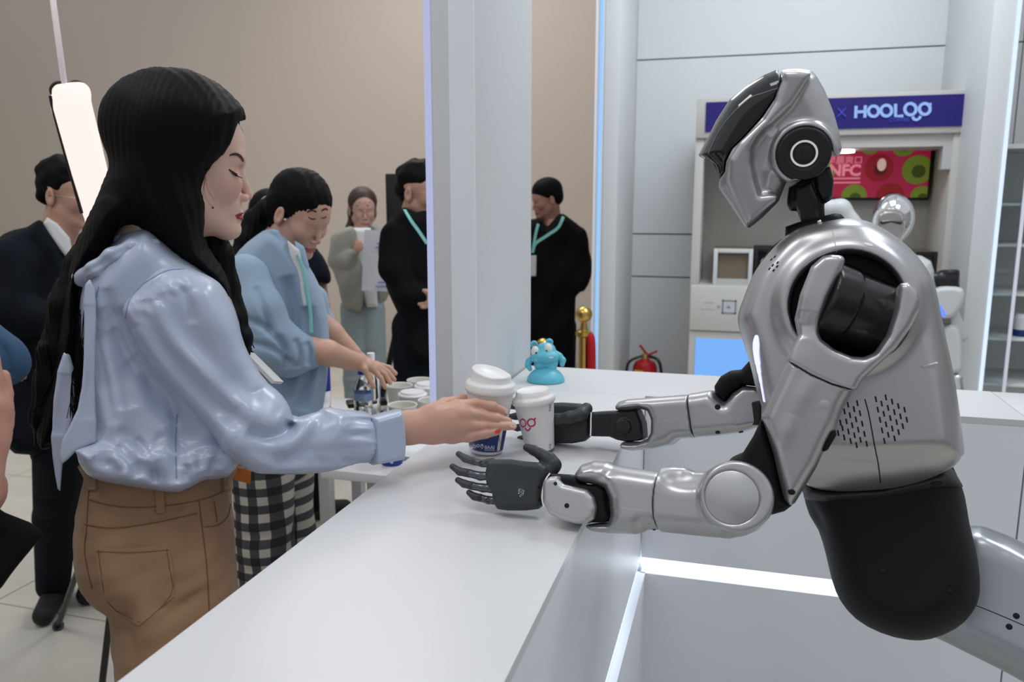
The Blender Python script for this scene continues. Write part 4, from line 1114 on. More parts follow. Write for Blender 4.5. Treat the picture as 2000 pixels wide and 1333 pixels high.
# ---- far arm
gw0, gw1 = P(1155, 830, 1.485), P(1480, 800, 1.36); gd = nrm(gw0-gw1); gn = nrm(ray(1300, 815)); gn = nrm(gn-gd*(gn@gd))
gm = (gw0+gw1)/2
def GS(v=.002, c=(1318, 815)): return S(c[0], c[1], (gm-CAM)@FW, v, axis=gn)
s = GS()
s.poly(cD((1000, 348), (992, 326), (1012, 300), (1060, 286), (1150, 279), (1362, 262), (1450, 256), (1480, 500), (1390, 502), (1335, 506), (1296, 540), (1200, 562), (1080, 572), (1030, 562), (1018, 540), (1030, 522), (1120, 524), (1170, 505), (1190, 470), (1192, 400), (1172, 352), (1130, 340), (1060, 350)), 0, .042, .016, .03)
s.clip(cD((900, 150), (1348, 150), (1363, 260), (1397, 500), (1410, 600), (900, 600)), -.0004)
s.mesh('forearm_front', M_sil, rb, rel=2); f2 = [o for o in rb.children if o.name.startswith('forearm_front')][-1]
s = GS()
s.poly(cD((1280, 268), (1440, 250), (1520, 236), (1560, 262), (1600, 300), (1640, 250), (1700, 210), (1780, 220), (1860, 300), (1860, 420), (1780, 440), (1690, 470), (1560, 488), (1402, 500), (1300, 505)), 0, .042, .020, .03)
s.cyl(s.L(*cD((1742, 345))[0], -.06), s.L(*cD((1742, 345))[0], -.036), .040, .002, op='-')
s.clip(cD((1349, 150), (1364, 260), (1398, 500), (1411, 600), (2100, 600), (2100, 100)), -.0004)
r2 = s.mesh('forearm_rear', M_sil, rb, rel=2)
Tg = bvh(r2, f2)
s = GS(.0018); s.poly(cD((1355, 290), (1380, 290), (1405, 475), (1380, 475)), 0, .034, .002, .02); s.mesh('arm_joint_line', M_holes, rb)
for x, y, r in ((1547, 330, .0048), (1548, 471, .004), (1678, 469, .004), (1365, 505, .003)): (a, b), = cD((x, y)); dot('screw_hole', Tg, a, b, r, M_holes, rb)
drape('forearm_seam', Tg, cD((1190, 414), (1290, 402), (1390, 388)), .001, M_grey, rb, .0003, 2)
s = GS(); s.poly(cD((1704, 300), (1720, 292), (1800, 290), (1800, 434), (1724, 428), (1704, 390)), -.022, .014, .004); s.mesh('elbow_insert', M_bk, rb)
s = GS(); s.poly(cD((1545, 255), (1540, 215), (1575, 160), (1630, 128), (1690, 122), (1750, 55), (1830, 60), (1860, 260), (1790, 218), (1700, 208), (1640, 246), (1596, 300)), 0, .036, .014, .02); s.mesh('elbow_joint', M_bk2, rb)
s = GS(.003); s.poly([(1478, 740), (1500, 690), (1560, 560), (1640, 560), (1600, 700), (1520, 800)], .02, .045, .02, .03); s.mesh('upper_arm', M_sil, rb)
s = GS(.0018)
s.poly(cD((842, 368), (850, 358), (920, 352), (1000, 348), (1110, 343), (1140, 420), (1146, 500), (1120, 516), (1052, 522), (1000, 512), (960, 494), (860, 492), (842, 470)), 0, .024, .006, .010)
s.crease(s.L(*cD((880, 360))[0], -.026), s.L(*cD((885, 490))[0], -.026), .0015, .0025); s.crease(s.L(*cD((935, 360))[0], -.026), s.L(*cD((940, 490))[0], -.026), .002, .004)
s.cyl(s.L(*cD((1020, 440))[0], -.032), s.L(*cD((1020, 440))[0], -.02), .014, .001, k=.001)
s.mesh('wrist_block', M_bk, rb)
def KS_(v=.0014): return S(1110, 828, 1.497, v, axis=gn)
s = KS_()
s.poly(cD((560, 330), (600, 308), (680, 304), (780, 310), (820, 330), (838, 372), (842, 440), (836, 495), (805, 522), (740, 533), (640, 532), (560, 520)), .004, .016, .009, .012)
s.pch([cD((815, 340))[0]+(-.010, 12), cD((785, 374))[0]+(-.026, 12), cD((720, 390))[0]+(-.034, 11.5), cD((650, 398))[0]+(-.038, 10), cD((606, 398))[0]+(-.038, 8.5)], .006)
for i in range(3): s.crease(s.L(*cD((770+i*16, 345))[0], -.024), s.L(*cD((815+i*12, 385))[0], -.018), .0016, .002)
pm2 = s.mesh('palm', M_hand, rb)
tube('wrist_ring', [s.L(*cD(q)[0], -.0165) for q in ((842, 360), (840, 400), (840, 450), (838, 492))], .0012, M_ring, rb, 8)
def KF(): return KS_(.0012)
for l in ([(590, 335), (530, 330), (470, 330), (425, 325), (392, 328)], [(580, 385), (520, 385), (460, 383), (420, 382), (385, 384)], [(585, 440), (520, 440), (470, 440), (430, 446), (396, 442)], [(600, 495), (550, 500), (500, 502), (465, 505), (442, 506)]):
    finger(fpts(l, .004, .012, (8.6, 8, 7.6, 7.2, 5.4)), rb, KF)
# ================================================================ PEOPLE : shared builders
def head_sdf(s, o, hf, hu, hl, k=1., ears=True, lips=True):
    p = lambda x, y, z: o+k*(x*hf+y*hl+z*hu)
    A = [hf, hl, hu]; E_ = lambda c, r, kk, op='+': s.ell(p(*c), [q*k for q in r], A, kk*k, op)
    Cn = lambda a, b, ra, rb_, kk, op='+': s.cone(p(*a), p(*b), ra*k, rb_*k, kk*k, op)
    E_((-.012, 0, .035), (.092, .074, .082), 0)
    E_((.030, 0, .022), (.056, .056, .050), .02)
    E_((.033, 0, -.035), (.050, .051, .058), .03)
    for y in (-1, 1):
        Cn((.074, y*.012, .012), (.066, y*.036, .014), .0125, .011, .012)
        E_((.054, y*.036, -.028), (.026, .019, .024), .022)
        Cn((.0, y*.046, -.055), (.066, y*.012, -.101), .020, .0125, .022)
    E_((.030, 0, -.085), (.046, .034, .026), .02)
    E_((.066, 0, -.066), (.0245, .027, .021), .014)
    E_((.0755, 0, -.1005), (.0165, .0185, .0145), .014)
    for y in (-1, 1): E_((.090, y*.031, -.009), (.013, .017, .010), .012, '-')
    Cn((.0775, 0, .000), (.0915, 0, -.028), .0075, .0072, .008)
    Cn((.0915, 0, -.028), (.0982, 0, -.0425), .0070, .0080, .004)
    for y in (-1, 1):
        E_((.0885, y*.0115, -.0475), (.010, .0058, .0068), .005)
        E_((.093, y*.0062, -.0550), (.0055, .0026, .0030), .002, '-')
        E_((.0655, y*.031, -.010), (.0125, .014, .0115), .004)
    if lips:
        E_((.0866, 0, -.0706), (.0074, .0190, .0044), .004)
        E_((.0862, 0, -.0805), (.0076, .0170, .0052), .003)
        for y in (-1, 1): s.crease(p(.0950, 0, -.0756), p(.076, y*.0235, -.0740), .0012*k, .0009*k)
    if ears:
        for y in (-1, 1):
            E_((-.008, y*.076, -.014), (.017, .007, .030), .006)
            E_((-.004, y*.083, -.010), (.009, .006, .017), .004, '-')
    return p
def face_col(p, hf, hl, hu, k, skin, lip=(.30, .03, .035), shadow=None, blush=None, moles=(), extra=None):
    def fn(v):
        q = (v-p(0, 0, 0))/k; X = q@hf; Y = q@hl; Z = q@hu
        c = np.tile(np.array([*skin, 1.]), (len(v), 1))
        def mixm(m, col): c[:, :3] = c[:, :3]*(1-m[:, None])+np.array(col)*m[:, None]
        g = lambda x0, y0, z0, rx, ry, rz: np.exp(-(((X-x0)/rx)**2+((np.abs(Y)-y0)/ry)**2+((Z-z0)/rz)**2))
        if blush: mixm(.55*np.clip(g(.066, .040, -.030, .03, .02, .018), 0, 1), blush)
        mixm(.25*np.clip(g(.10, 0, -.045, .01, .012, .012), 0, 1), (skin[0], skin[1]*.75, skin[2]*.7))
        if lip:
            tt = 1-(Y/.0245)**2
            up = (Z > -.0757) & (Z < -.0757+.0088*tt) & (tt > 0) & (X > .066)
            lo = (Z <= -.0757) & (Z > -.0757-.0108*tt) & (tt > 0) & (X > .066)
            mixm((up | lo).astype(float), lip)
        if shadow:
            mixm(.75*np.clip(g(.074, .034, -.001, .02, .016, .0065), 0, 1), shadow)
        mixm(((np.abs(Y)-.0062)**2+(Z+.0550)**2+(X-.0935)**2 < .0042**2).astype(float)*.85, (.05, .015, .01))
        for m in moles:
            d_ = np.linalg.norm(v-m, axis=1); mixm((d_ < .0022).astype(float)*.8, (.08, .03, .02))
        if extra: extra(v, c)
        return c
    return fn
def join_meshes(name, parts, m, parent, cols):
    vs = []; fs = []; n = 0; cs = []
    for (v, fc), c in zip(parts, cols):
        vs.append(v); fs.append(fc+n); n += len(v); cs.append(c(v) if callable(c) else np.tile(np.array([*c, 1.]), (len(v), 1)))
    return mk(name, np.concatenate(vs), np.concatenate(fs), m, parent, cols=np.concatenate(cs))
M_skin = mat('skin', (.6, .4, .3), .48, vcol=True, sss=.08, bump=.04, scale=900)
M_hair = mat('black_hair', (.0030, .0026, .0026), .58, bump=.3, scale=420, stretch=(1, 1, .06), spec=.13)
M_lash = mat('lash_black', (.006, .005, .005), .6)
SK_F = (.66, .43, .345); SK_H = (.58, .33, .24)
def patch(name, T, pts, m, parent, off=.0015, rings=5, sm=0, **kw):
    q = catmull(pts, sm, True) if sm else [np.array(p, float) for p in pts]
    # densify the outline
    o_ = []
    for i in range(len(q)):
        a, b = q[i], q[(i+1) % len(q)]; n = max(1, int(np.linalg.norm(b-a)/6))
        o_ += [a+(b-a)*j/n for j in range(n)]
    cen = np.mean(o_, 0); N = len(o_); v = []; fc = []
    h = hit(T, *cen, off)[0]
    if h is None: return None
    v.append(h)
    for r in range(1, rings+1):
        for p in o_:
            x = cen+(p-cen)*r/rings; h = hit(T, *x, off if r < rings else off)[0]
            v.append(h if h is not None else v[-1])
    for p in o_:
        h = hit(T, *p, -.002)[0]; v.append(h if h is not None else v[-1])
    for i in range(N): fc.append((0, 1+i, 1+(i+1) % N))
    for r in range(rings):
        for i in range(N):
            j = (i+1) % N; a = 1+r*N
            fc.append((a+i, a+N+i, a+N+j, a+j))
    return mk(name, v, fc, m, parent, sharp=60, **kw)

# ================================================================ THE WOMAN
WD = 1.23
hs = S(360, 311, WD, .0013)
a_ = math.radians(8.5); yw = .10
r_, u_v, w_ = hs.M
hf = nrm(math.cos(a_)*r_-math.sin(a_)*u_v+w_*yw); hu = nrm(math.sin(a_)*r_+math.cos(a_)*u_v); hu = nrm(hu-hf*(hu@hf)); hl = np.cross(hu, hf)
if hl@w_ < 0: hl = -hl
wbase = P(300, 940, WD)*V3(1, 1, 0)
wo = thing('person', 'long-haired woman in a satin light blue blouse and tan trousers reaching for the blue cup', 'person', wbase)
hp = head_sdf(hs, hs.O, hf, hu, hl, 1.0, ears=False)
hs.cone(hp(-.015, 0, -.05), hs.L(282, 520, .0), .055, .056, .03)
mole = hs.L(415, 406, -.06)
body_parts = [hs.build(1)]
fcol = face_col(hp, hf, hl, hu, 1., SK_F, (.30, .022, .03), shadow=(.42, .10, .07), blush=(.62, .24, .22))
body_cols = [fcol]
# right arm and hand
def PS(v=.0011): return S(900, 830, 1.385, v)
h = PS()
WR = (796, 836, -.045)
h.pch([(738, 846, -.082, 25), WR+(28,)], 0, kk=.01)
for mx, my, mw in ((893, 798, -.012), (900, 812, -.020), (898, 833, -.022), (884, 851, -.016)):
    h.pch([WR+(24,), (845, (836+my)/2-2, -.035, 22), (mx, my, mw, 15.5)], .014)
h.pch([(893, 796, -.010, 14), (928, 790, .004, 11.5), (962, 795, .004, 10.5), (984, 805, .010, 9)], .008, kk=.003)        # index
h.pch([(900, 810, -.018, 14), (938, 812, -.002, 11), (970, 818, .000, 10), (992, 824, .006, 8.5)], .008, kk=.003)         # middle
h.pch([(898, 832, -.020, 13.5), (940, 833, -.006, 10.5), (978, 833, -.002, 9), (1002, 833, .000, 7.6)], .008, kk=.003)     # ring
h.pch([(880, 852, -.016, 13), (915, 854, -.012, 10.5), (948, 848, -.008, 9), (969, 844, -.006, 7.6)], .008, kk=.003)      # little
h.pch([(835, 812, -.02, 17), (868, 790, .020, 13), (905, 782, .055, 11.5), (945, 790, .085, 10)], .012, kk=.004)            # thumb behind the cup
h.crease(h.L(925, 802, -.012), h.L(985, 814, .0), .0016, .0012); h.crease(h.L(930, 822, -.014), h.L(990, 828, -.004), .0016, .0014); h.crease(h.L(905, 843, -.03), h.L(965, 841, -.015), .0018, .0016)
for kx_, ky_, kw_ in ((893, 796, -.028), (902, 812, -.034), (898, 832, -.036), (884, 850, -.030), (930, 788, -.008), (942, 833, -.016), (917, 853, -.024)):
    h.crease(h.L(kx_-2, ky_-6, kw_), h.L(kx_+2, ky_+6, kw_), .003, -.0009)
for a, b in (((850, 806, -.055), (890, 796, -.03)), ((845, 826, -.058), (892, 814, -.036)), ((845, 846, -.055), (888, 836, -.038))):
    h.crease(h.L(*a), h.L(*b), .003, -.0012)
body_parts.append(h.build(1))
hcol0 = np.array(SK_H)
def hcol(v):
    c = np.tile(np.array([*SK_H, 1.]), (len(v), 1))
    for q, col, r in ((h.L(938, 790, -.006), (.50, .22, .16), .010), (h.L(900, 812, -.036), (.52, .24, .18), .009), (h.L(955, 833, -.014), (.50, .22, .16), .007), (h.L(930, 853, -.022), (.50, .22, .16), .008)):
        m = np.exp(-np.linalg.norm(v-q, axis=1)**2/r**2)[:, None]*.6; c[:, :3] = c[:, :3]*(1-m)+np.array(col)*m
    return c
body_cols.append(hcol)
# hidden rest of the body inside the clothes
c_ = S(300, 900, 1.25, .008)
c_.chain([(c_.L(285, 520, 0), .05), (c_.L(310, 640, .02), .09), (c_.L(300, 800, .02), .085), (c_.L(305, 1000, .02), .10)], 0, kk=.03)
c_.chain([(c_.L(330, 600, -.10), .04), (c_.L(500, 850, -.08), .032), (c_.L(600, 862, -.03), .026), (c_.L(740, 846, .055), .022)], .03, kk=.02)
for w0 in (-.03, .07):
    hp_ = c_.L(320, 1080, w0); c_.chain([(hp_, .06), (V3(hp_[0], hp_[1], .5), .05), (V3(hp_[0]-.02, hp_[1], .09), .035)], .03, kk=.02)
body_parts.append(c_.build(1)); body_cols.append(SK_F)
wb_ = join_meshes('body', body_parts, M_skin, wo, body_cols)
Tb_ = bvh(wb_)
M_nailr = mat('nail_red', srgb(214, 70, 66), .2); M_nailp = mat('nail_pink', srgb(226, 190, 184), .15)
def nail(px, py, a, b, m, w=5.2):
    drape('fingernail', Tb_, [(px-a, py-b), (px, py), (px+a, py+b)], [.003, .0058, .0064, .0066, .0066, .006, .003], m, wo, .0010, 3, .0000)
nail(972, 843.5, 5.5, -1.6, M_nailr); nail(1002, 832.5, 6, .4, M_nailp); nail(991, 806, 3.5, 3, M_nailp)
dot('nail_mark', Tb_, 1002, 832, .0009, M_nailr, wo, .0012)
# eye, lashes, brow
def hl_(name, pts, w, m=M_lash, th=.0008, off=.0002): return drape(name, Tb_, pts, w, m, wo, th, 5, off)
hl_('eyebrow', [(448, 304), (455, 301.5), (463, 302), (470, 307), (475, 315)], [.0012, .0016, .002, .0024, .0028, .003, .0034, .0036, .0038, .004, .0042, .0044, .0046, .0048, .005, .005, .0048, .0046, .0044, .004, .003], mat('brow_brown', (.035, .022, .018), .7))
e_ = S(455, 338, WD, .0007)
hl_('eyeliner', [(447, 331), (452, 335.5), (458, 340), (463, 343)], [.0012, .0016, .002, .0024, .0028, .0032, .0036, .004, .0044, .0046, .0046, .0046, .0046, .0044, .004, .0034])
pe = hit(Tb_, 460, 341)[0]
for i in range(9):
    x0, y0 = 450+i*1.8, 335+i*1.15; p0 = hit(Tb_, x0, y0, .0)[0]
    if p0 is None: continue
    dr = nrm(r_*(.75+.03*i)-u_v*.50-w_*.25)
    tube('eyelash', [p0, p0+dr*.0045-u_v*.0008, p0+dr*.009+u_v*.0003], [.00045, .0004, .00015], M_lash, wo, 5)
dot('mole', Tb_, 415.5, 406, .0019, mat('mole_brown', (.10, .05, .035), .6), wo, .0006, 10)
# hair
def hairwave(s, amp=.0017, fx=620., fy=26., seed=0, aw=.5):
    def fn(x, y, w):
        ph = .9*np.sin(y*fy+x*9)+.5*np.sin(y*fy*.43+w*14+1)
        return amp*(.5*np.sin(fx*.45*x+fx*.3*w+ph*3)+.6*np.sin(fx*x-fx*.4*w+ph*4+2+2*np.sin(fx*.13*x))+.7*np.sin(fx*.19*x+ph*2+w*60)+.6*np.sin(fx*.07*x+ph*1.5-w*40))
    s.ops.append(('d', None, None, fn, 0))
s = S(300, 400, WD, .0024)
s.ell(hp(-.014, 0, .040), (.106, .090, .093), [hf, hl, hu])
s.poly([(330, 168), (372, 172), (415, 186), (448, 205), (467, 216), (467, 238), (459, 256), (452, 276), (438, 300), (420, 318), (402, 344), (398, 368), (404, 398), (400, 440), (405, 480), (432, 520), (448, 560), (446, 590), (420, 560), (380, 535), (345, 512), (318, 488), (288, 464), (262, 440),
        (236, 446), (214, 480), (178, 520), (160, 560), (168, 640), (158, 700), (150, 760), (120, 850), (84, 870), (72, 830), (98, 740), (118, 640), (128, 570), (150, 480), (184, 400), (206, 350), (224, 295), (236, 245), (258, 205), (292, 178)], -.012, .088, .045, .080, k=.02, sm=2)
s.poly([(236, 446), (262, 436), (300, 470), (345, 512), (300, 520), (240, 500), (190, 560), (150, 560)], .06, .10, .01, op='-', k=.01)
s.poly([(464, 240), (458, 260), (449, 284), (436, 302), (418, 320), (400, 345), (398, 372), (403, 400), (399, 440), (397, 466), (420, 470), (560, 470), (560, 225), (474, 228)], -.060, .085, .003, .01, op='-', k=.004)
hairwave(s, .0007)
hr = s.mesh('hair', M_hair, wo, rel=0)
# far side locks falling in front of the far shoulder
s = S(460, 600, WD+.06, .0024)
s.pch([(400, 440, .02, 30), (425, 500, .02, 30), (440, 560, .02, 26), (458, 620, .01, 24), (474, 660, .0, 18), (482, 690, -.01, 8)], 0, kk=.01)
hairwave(s, .0012); s.mesh('hair_lock', M_hair, wo, rel=0)
# back length, wavy
s = S(120, 680, WD+.0, .0024)
s.pch([(215, 440, -.02, 34), (178, 520, -.02, 38), (146, 600, -.03, 38), (128, 680, -.03, 38), (116, 750, -.03, 34), (98, 810, -.03, 26), (76, 866, -.03, 9)], 0, kk=.01, sq=(FW, 1.5))
s.pch([(170, 560, -.04, 20), (150, 640, -.06, 18), (152, 700, -.06, 14), (140, 760, -.06, 10), (148, 800, -.06, 4)], .01, kk=.01)
hairwave(s, .0014); s.mesh('hair_lock', M_hair, wo, rel=0)
# loose strands
vs, fs = [], []
def addt(pts, r):
    v, fc = tubev(catmull(pts, 5), r, 4); n = len(vs); vs.extend(v); fs.extend([tuple(i+n for i in q) for q in fc])
R2 = random.Random(3)
L0 = S(300, 400, WD, .01).L
for i in range(110):                       # lower wavy ends
    x = R2.uniform(130, 200); y = R2.uniform(520, 640); w = R2.uniform(-.07, .05); pts = []; ph = R2.uniform(0, 6); am = R2.uniform(4, 14)
    xe = R2.uniform(68, 150); ye = R2.uniform(790, 890)
    for k in range(7):
        t = k/6; pts.append(L0(x+(xe-x)*t**1.3+am*math.sin(ph+t*7)*t, y+(ye-y)*t, w))
    addt(pts, R2.uniform(.0005, .0013))
for i in range(60):                       # front side
    x = R2.uniform(400, 440); y = R2.uniform(470, 560); w = R2.uniform(.02, .08); ph = R2.uniform(0, 6); pts = []
    xe = R2.uniform(452, 492); ye = R2.uniform(640, 700)
    for k in range(6):
        t = k/5; pts.append(L0(x+(xe-x)*t+7*math.sin(ph+t*6)*t, y+(ye-y)*t, w))
    addt(pts, R2.uniform(.0005, .0011))
for i in range(26):                       # ends lying on the back of the blouse
    x = R2.uniform(150, 172); y = R2.uniform(600, 680); ph = R2.uniform(0, 6); pts = []
    for k in range(7):
        t = k/6; pts.append(L0(x-8*t+12*math.sin(ph+t*6)*t, y+(R2.uniform(790, 880)-y)*t, -.10))
    addt(pts, R2.uniform(.0004, .0009))
for i in range(70):                       # flyaways on the crown and at the temple
    a = R2.uniform(-.25, 1.25)
    cx, cy = (340+110*math.sin(a), 262-92*math.cos(a)) if i < 55 else (R2.uniform(440, 468), R2.uniform(215, 262))
    dx, dy = R2.uniform(4, 34), R2.uniform(-14, 8)
    if i >= 55: dx, dy = R2.uniform(3, 12), R2.uniform(2, 22)
    w = R2.uniform(-.05, .05); addt([L0(cx-14, cy+10, w), L0(cx, cy-2, w), L0(cx+dx*.6, cy+dy-3, w), L0(cx+dx, cy+dy+4, w)], .00028)
for q in ([(401, 345), (399, 372), (405, 392), (415, 405)], [(408, 325), (402, 350), (408, 375), (420, 392)], [(402, 340), (396, 380), (400, 420), (398, 450)], [(412, 318), (430, 306), (444, 290), (452, 270)]):
    addt([L0(x, y, -.064) for x, y in q], .00018)
mk('loose_strands', vs, fs, M_hair, wo, kind='stuff')
# ---- blouse
M_sat = mat('satin_blue', srgb(174, 184, 205), .29, bump=.04, scale=700, spec=.7)
BD = 1.25
def BS(v=.0026): return S(330, 740, BD, v)
s = BS()
s.poly([(225, 486), (250, 466), (300, 456), (345, 500), (410, 540), (448, 590), (466, 660), (470, 760), (462, 850), (452, 900), (436, 925), (380, 938), (330, 950), (280, 946), (215, 932), (176, 914), (160, 880), (176, 820), (170, 720), (160, 640), (160, 570), (185, 520)], .035, .150, .055, .11, sm=3)
s.poly([(160, 880), (176, 860), (450, 860), (458, 890), (440, 915), (396, 924), (350, 950), (300, 944), (230, 930), (180, 915)], -.02, .120, .02, .06, k=.02, sm=2)
F1 = lambda l, w, a: s.folds(l, w, a)
F1([[(190, 600, -.13), (235, 720, -.14), (250, 800, -.14)], [(215, 640, -.13), (280, 740, -.14), (330, 830, -.14)], [(250, 700, -.13), (340, 800, -.14), (370, 900, -.13)]], .016, .006)
F1([[(200, 860, -.12), (260, 900, -.13), (330, 945, -.13)], [(230, 840, -.12), (290, 890, -.13)], [(345, 800, -.13), (343, 880, -.13), (345, 945, -.13)], [(185, 890, -.10), (240, 925, -.12)]], .010, .0036)
F1([[(215, 760, -.13), (235, 850, -.13), (300, 910, -.13)]], .020, -.002)
F1([[(260, 905, -.13), (268, 935, -.13)], [(300, 915, -.13), (306, 945, -.13)], [(365, 905, -.12), (362, 940, -.12)], [(415, 890, -.10), (410, 925, -.10)]], .006, .003)
s.folds([[(205, 560, -.14), (225, 640, -.15), (262, 730, -.15)], [(225, 600, -.15), (270, 690, -.15), (300, 760, -.15)], [(180, 640, -.12), (200, 740, -.13), (220, 830, -.13)], [(240, 600, -.1), (262, 660, -.1), (330, 770, -.1), (345, 830, -.1)]], .008, .0045)
s.folds([[(230, 870, -.14), (262, 905, -.14)], [(262, 860, -.14), (300, 900, -.14)], [(320, 850, -.14), (296, 880, -.14)], [(360, 870, -.13), (352, 915, -.13)], [(392, 880, -.12), (388, 915, -.12)], [(205, 880, -.13), (215, 912, -.13)], [(425, 870, -.10), (424, 910, -.10)]], .007, .0026)
s.noise(.0012, 42, 3)
s.mesh('blouse', M_sat, wo, rel=2); bl_o = [o for o in wo.children if o.name.startswith('blouse')][-1]
s = BS()
s.poly([(262, 575), (300, 536), (340, 524), (385, 532), (428, 556), (454, 606), (476, 680), (506, 735), (548, 778), (562, 806), (560, 850), (500, 905), (440, 868), (372, 790), (300, 710), (262, 655), (242, 610)], -.105, .064, .045, .058, sm=3, tilt=(.10, 0))
s.poly([(462, 770), (530, 772), (556, 800), (566, 826), (600, 808), (636, 796), (672, 800), (744, 818), (746, 900), (700, 910), (640, 921), (560, 926), (500, 918), (455, 890), (430, 860)], -.112, .050, .032, .044, k=.03, sm=3, tilt=(.31, 0))
F1([[(566, 822, -.135), (556, 842, -.150), (520, 852, -.165), (480, 842, -.172)]], .011, .012)
F1([[(285, 585, -.170), (300, 640, -.178), (360, 720, -.178), (440, 800, -.172), (500, 850, -.160)]], .013, .008)
F1([[(330, 570, -.172), (345, 620, -.178), (410, 700, -.178), (500, 780, -.165), (545, 810, -.15)]], .016, .006)
F1([[(268, 640, -.160), (310, 710, -.168), (390, 800, -.168), (450, 860, -.158)]], .014, -.005)
F1([[(305, 590, -.172), (325, 650, -.178), (385, 720, -.178), (460, 800, -.170)]], .012, -.006)
F1([[(388, 560, -.168), (430, 620, -.175), (470, 690, -.17), (505, 760, -.16)]], .022, -.006)
F1([[(355, 560, -.17), (372, 600, -.176), (376, 630, -.178)]], .007, .006)
F1([[(690, 900, -.115), (610, 898, -.135), (540, 895, -.150), (480, 870, -.160)], [(690, 880, -.12), (620, 880, -.14), (560, 888, -.15)]], .009, .005)
F1([[(640, 805, -.140), (618, 840, -.150), (575, 885, -.155), (530, 905, -.15)]], .013, .007)
F1([[(600, 815, -.145), (590, 850, -.155), (550, 885, -.155)], [(668, 806, -.135), (660, 850, -.140), (620, 890, -.14)]], .013, -.005)
for y0, y1, x in ((822, 818, 690), (834, 830, 697), (842, 842, 688), (858, 850, 690), (868, 872, 682), (878, 884, 676), (887, 893, 680), (896, 899, 690), (826, 822, 706), (850, 846, 704)):
    s.folds([[(x-34, y1+(y1-858)*-.10, -.1), (x, y1, -.1), (738, y0, -.1), (780, y0, -.1)]], .0036, .0034)
for i in range(14):
    t = i/13; x = 258+ (350-258)*t; y = 600-72*t**.8
    s.folds([[(x-4, y-9, -.16), (x+3, y+8, -.16), (x+12+8*t, y+26+(i*7 % 5)*5, -.16)]], .0030, .0026)
s.noise(.0012, 46, 5)
slv = s.mesh('sleeve', M_sat, wo, rel=2)
Tsl = bvh(slv); Tbl = bvh(bl_o)
drape('sleeve_seam', Tsl, [(245, 622), (252, 590), (272, 562), (300, 542), (330, 528), (360, 526)], .0022, mat('satin_seam', srgb(130, 145, 178), .5), wo, .0006)
drape('back_seam', Tbl, [(193, 560), (180, 620), (176, 700), (182, 780)], .0022, mat('satin_seam', (0, 0, 0)), wo, .0006)
drape('side_seam', Tbl, [(346, 810), (343, 870), (345, 935)], .002, mat('satin_seam', (0, 0, 0)), wo, .0006)
s = BS(.002)
s.poly([(718, 814), (750, 806), (781, 799), (788, 830), (790, 868), (787, 898), (752, 903), (720, 907), (717, 860)], -.076, .037, .010, .030, sm=0, tilt=(.31, 0))
s.poly([(770, 815), (800, 808), (800, 885), (770, 890)], -.064, .020, .01, op='-', k=.002)
cf = s.mesh('cuff', M_sat, wo, rel=1)
drape('cuff_seam', bvh(cf), [(726, 818), (725, 860), (727, 900)], .0016, mat('satin_seam', (0, 0, 0)), wo, .0006)
# collar roll, bow and hanging ties
s = BS(.0022)
s.pch([(163, 545, -.06, 20), (190, 528, -.095, 17), (222, 500, -.105, 15), (262, 480, -.10, 13), (304, 474, -.09, 9)], 0, kk=.008, sq=(nrm(RT*.5+UP), .8))
s.pch([(236, 470, -.04, 13), (268, 458, -.045, 10), (300, 462, -.04, 8)], .004, kk=.004)
s.folds([[(170, 536, -.085), (200, 514, -.115), (250, 482, -.12)], [(175, 552, -.085), (210, 522, -.115), (260, 490, -.12)]], .004, .004)
s.mesh('neck_bow', M_sat, wo, rel=1)
for pl, w0 in (([(166, 556), (186, 566), (190, 700), (188, 850), (184, 866), (150, 880), (118, 908), (122, 860), (150, 800), (160, 700)], -.11), ([(126, 690), (142, 720), (146, 800), (126, 880), (118, 962), (106, 930), (98, 860), (104, 780)], -.06)):
    s = BS(.0018); s.poly(pl, w0, .0045, .004, .004, sm=2); s.noise(.002, 34, 9)
    s.folds([[(pl[0][0]+4, pl[0][1]+40, w0), (pl[3][0]-14, pl[3][1]-30, w0)]], .012, .004); s.mesh('bow_tail', M_sat, wo, rel=1)
# ---- trousers
M_tan = mat('tan_twill', srgb(150, 118, 88), .75, bump=.25, scale=900, var=.05, sheen=.1)
M_tans = mat('tan_stitch', srgb(112, 84, 58), .8)
TDp = 1.25
s = S(305, 1080, TDp, .0030)
s.poly([(176, 900), (168, 940), (156, 990), (148, 1040), (148, 1100), (160, 1150), (188, 1188), (212, 1204), (222, 1240), (238, 1300), (258, 1380), (420, 1380), (450, 1250), (458, 1170), (458, 1090), (452, 1010), (446, 950), (440, 900)], .025, .150, .06, .12, sm=2)
s.crease(s.L(215, 1203, -.10), s.L(330, 1180, -.12), .010, .006); s.crease(s.L(212, 1215, -.08), s.L(262, 1240, -.10), .010, .005, s.L(262, 1330, -.10))
s.crease(s.L(172, 975, -.06), s.L(163, 1060, -.05), .004, .003, s.L(178, 1160, -.05))
s.crease(s.L(320, 1210, -.12), s.L(400, 1150, -.12), .008, .003); s.crease(s.L(380, 980, -.12), s.L(330, 1000, -.12), .006, .002)
for w0 in (-.03, .08):
    q = s.L(330, 1260, w0); s.chain([(q, .070), (V3(q[0]-.01, q[1], .45), .062), (V3(q[0]-.02, q[1], .10), .058)], .03, kk=.02)
s.noise(.0010, 60, 8)
tr = s.mesh('trousers', M_tan, wo, rel=1); Ttr = bvh(tr)
patch('back_pocket', Ttr, [(187, 1068), (258, 1070), (330, 1066), (338, 1110), (340, 1166), (272, 1222), (206, 1180), (192, 1120)], M_tan, wo, .0018)
def st(l, w=.0016, n=5): drape('stitch_line', Ttr, l, w, M_tans, wo, .0009, n)
Tpk = bvh([o for o in wo.children if o.name.startswith('back_pocket')][0])
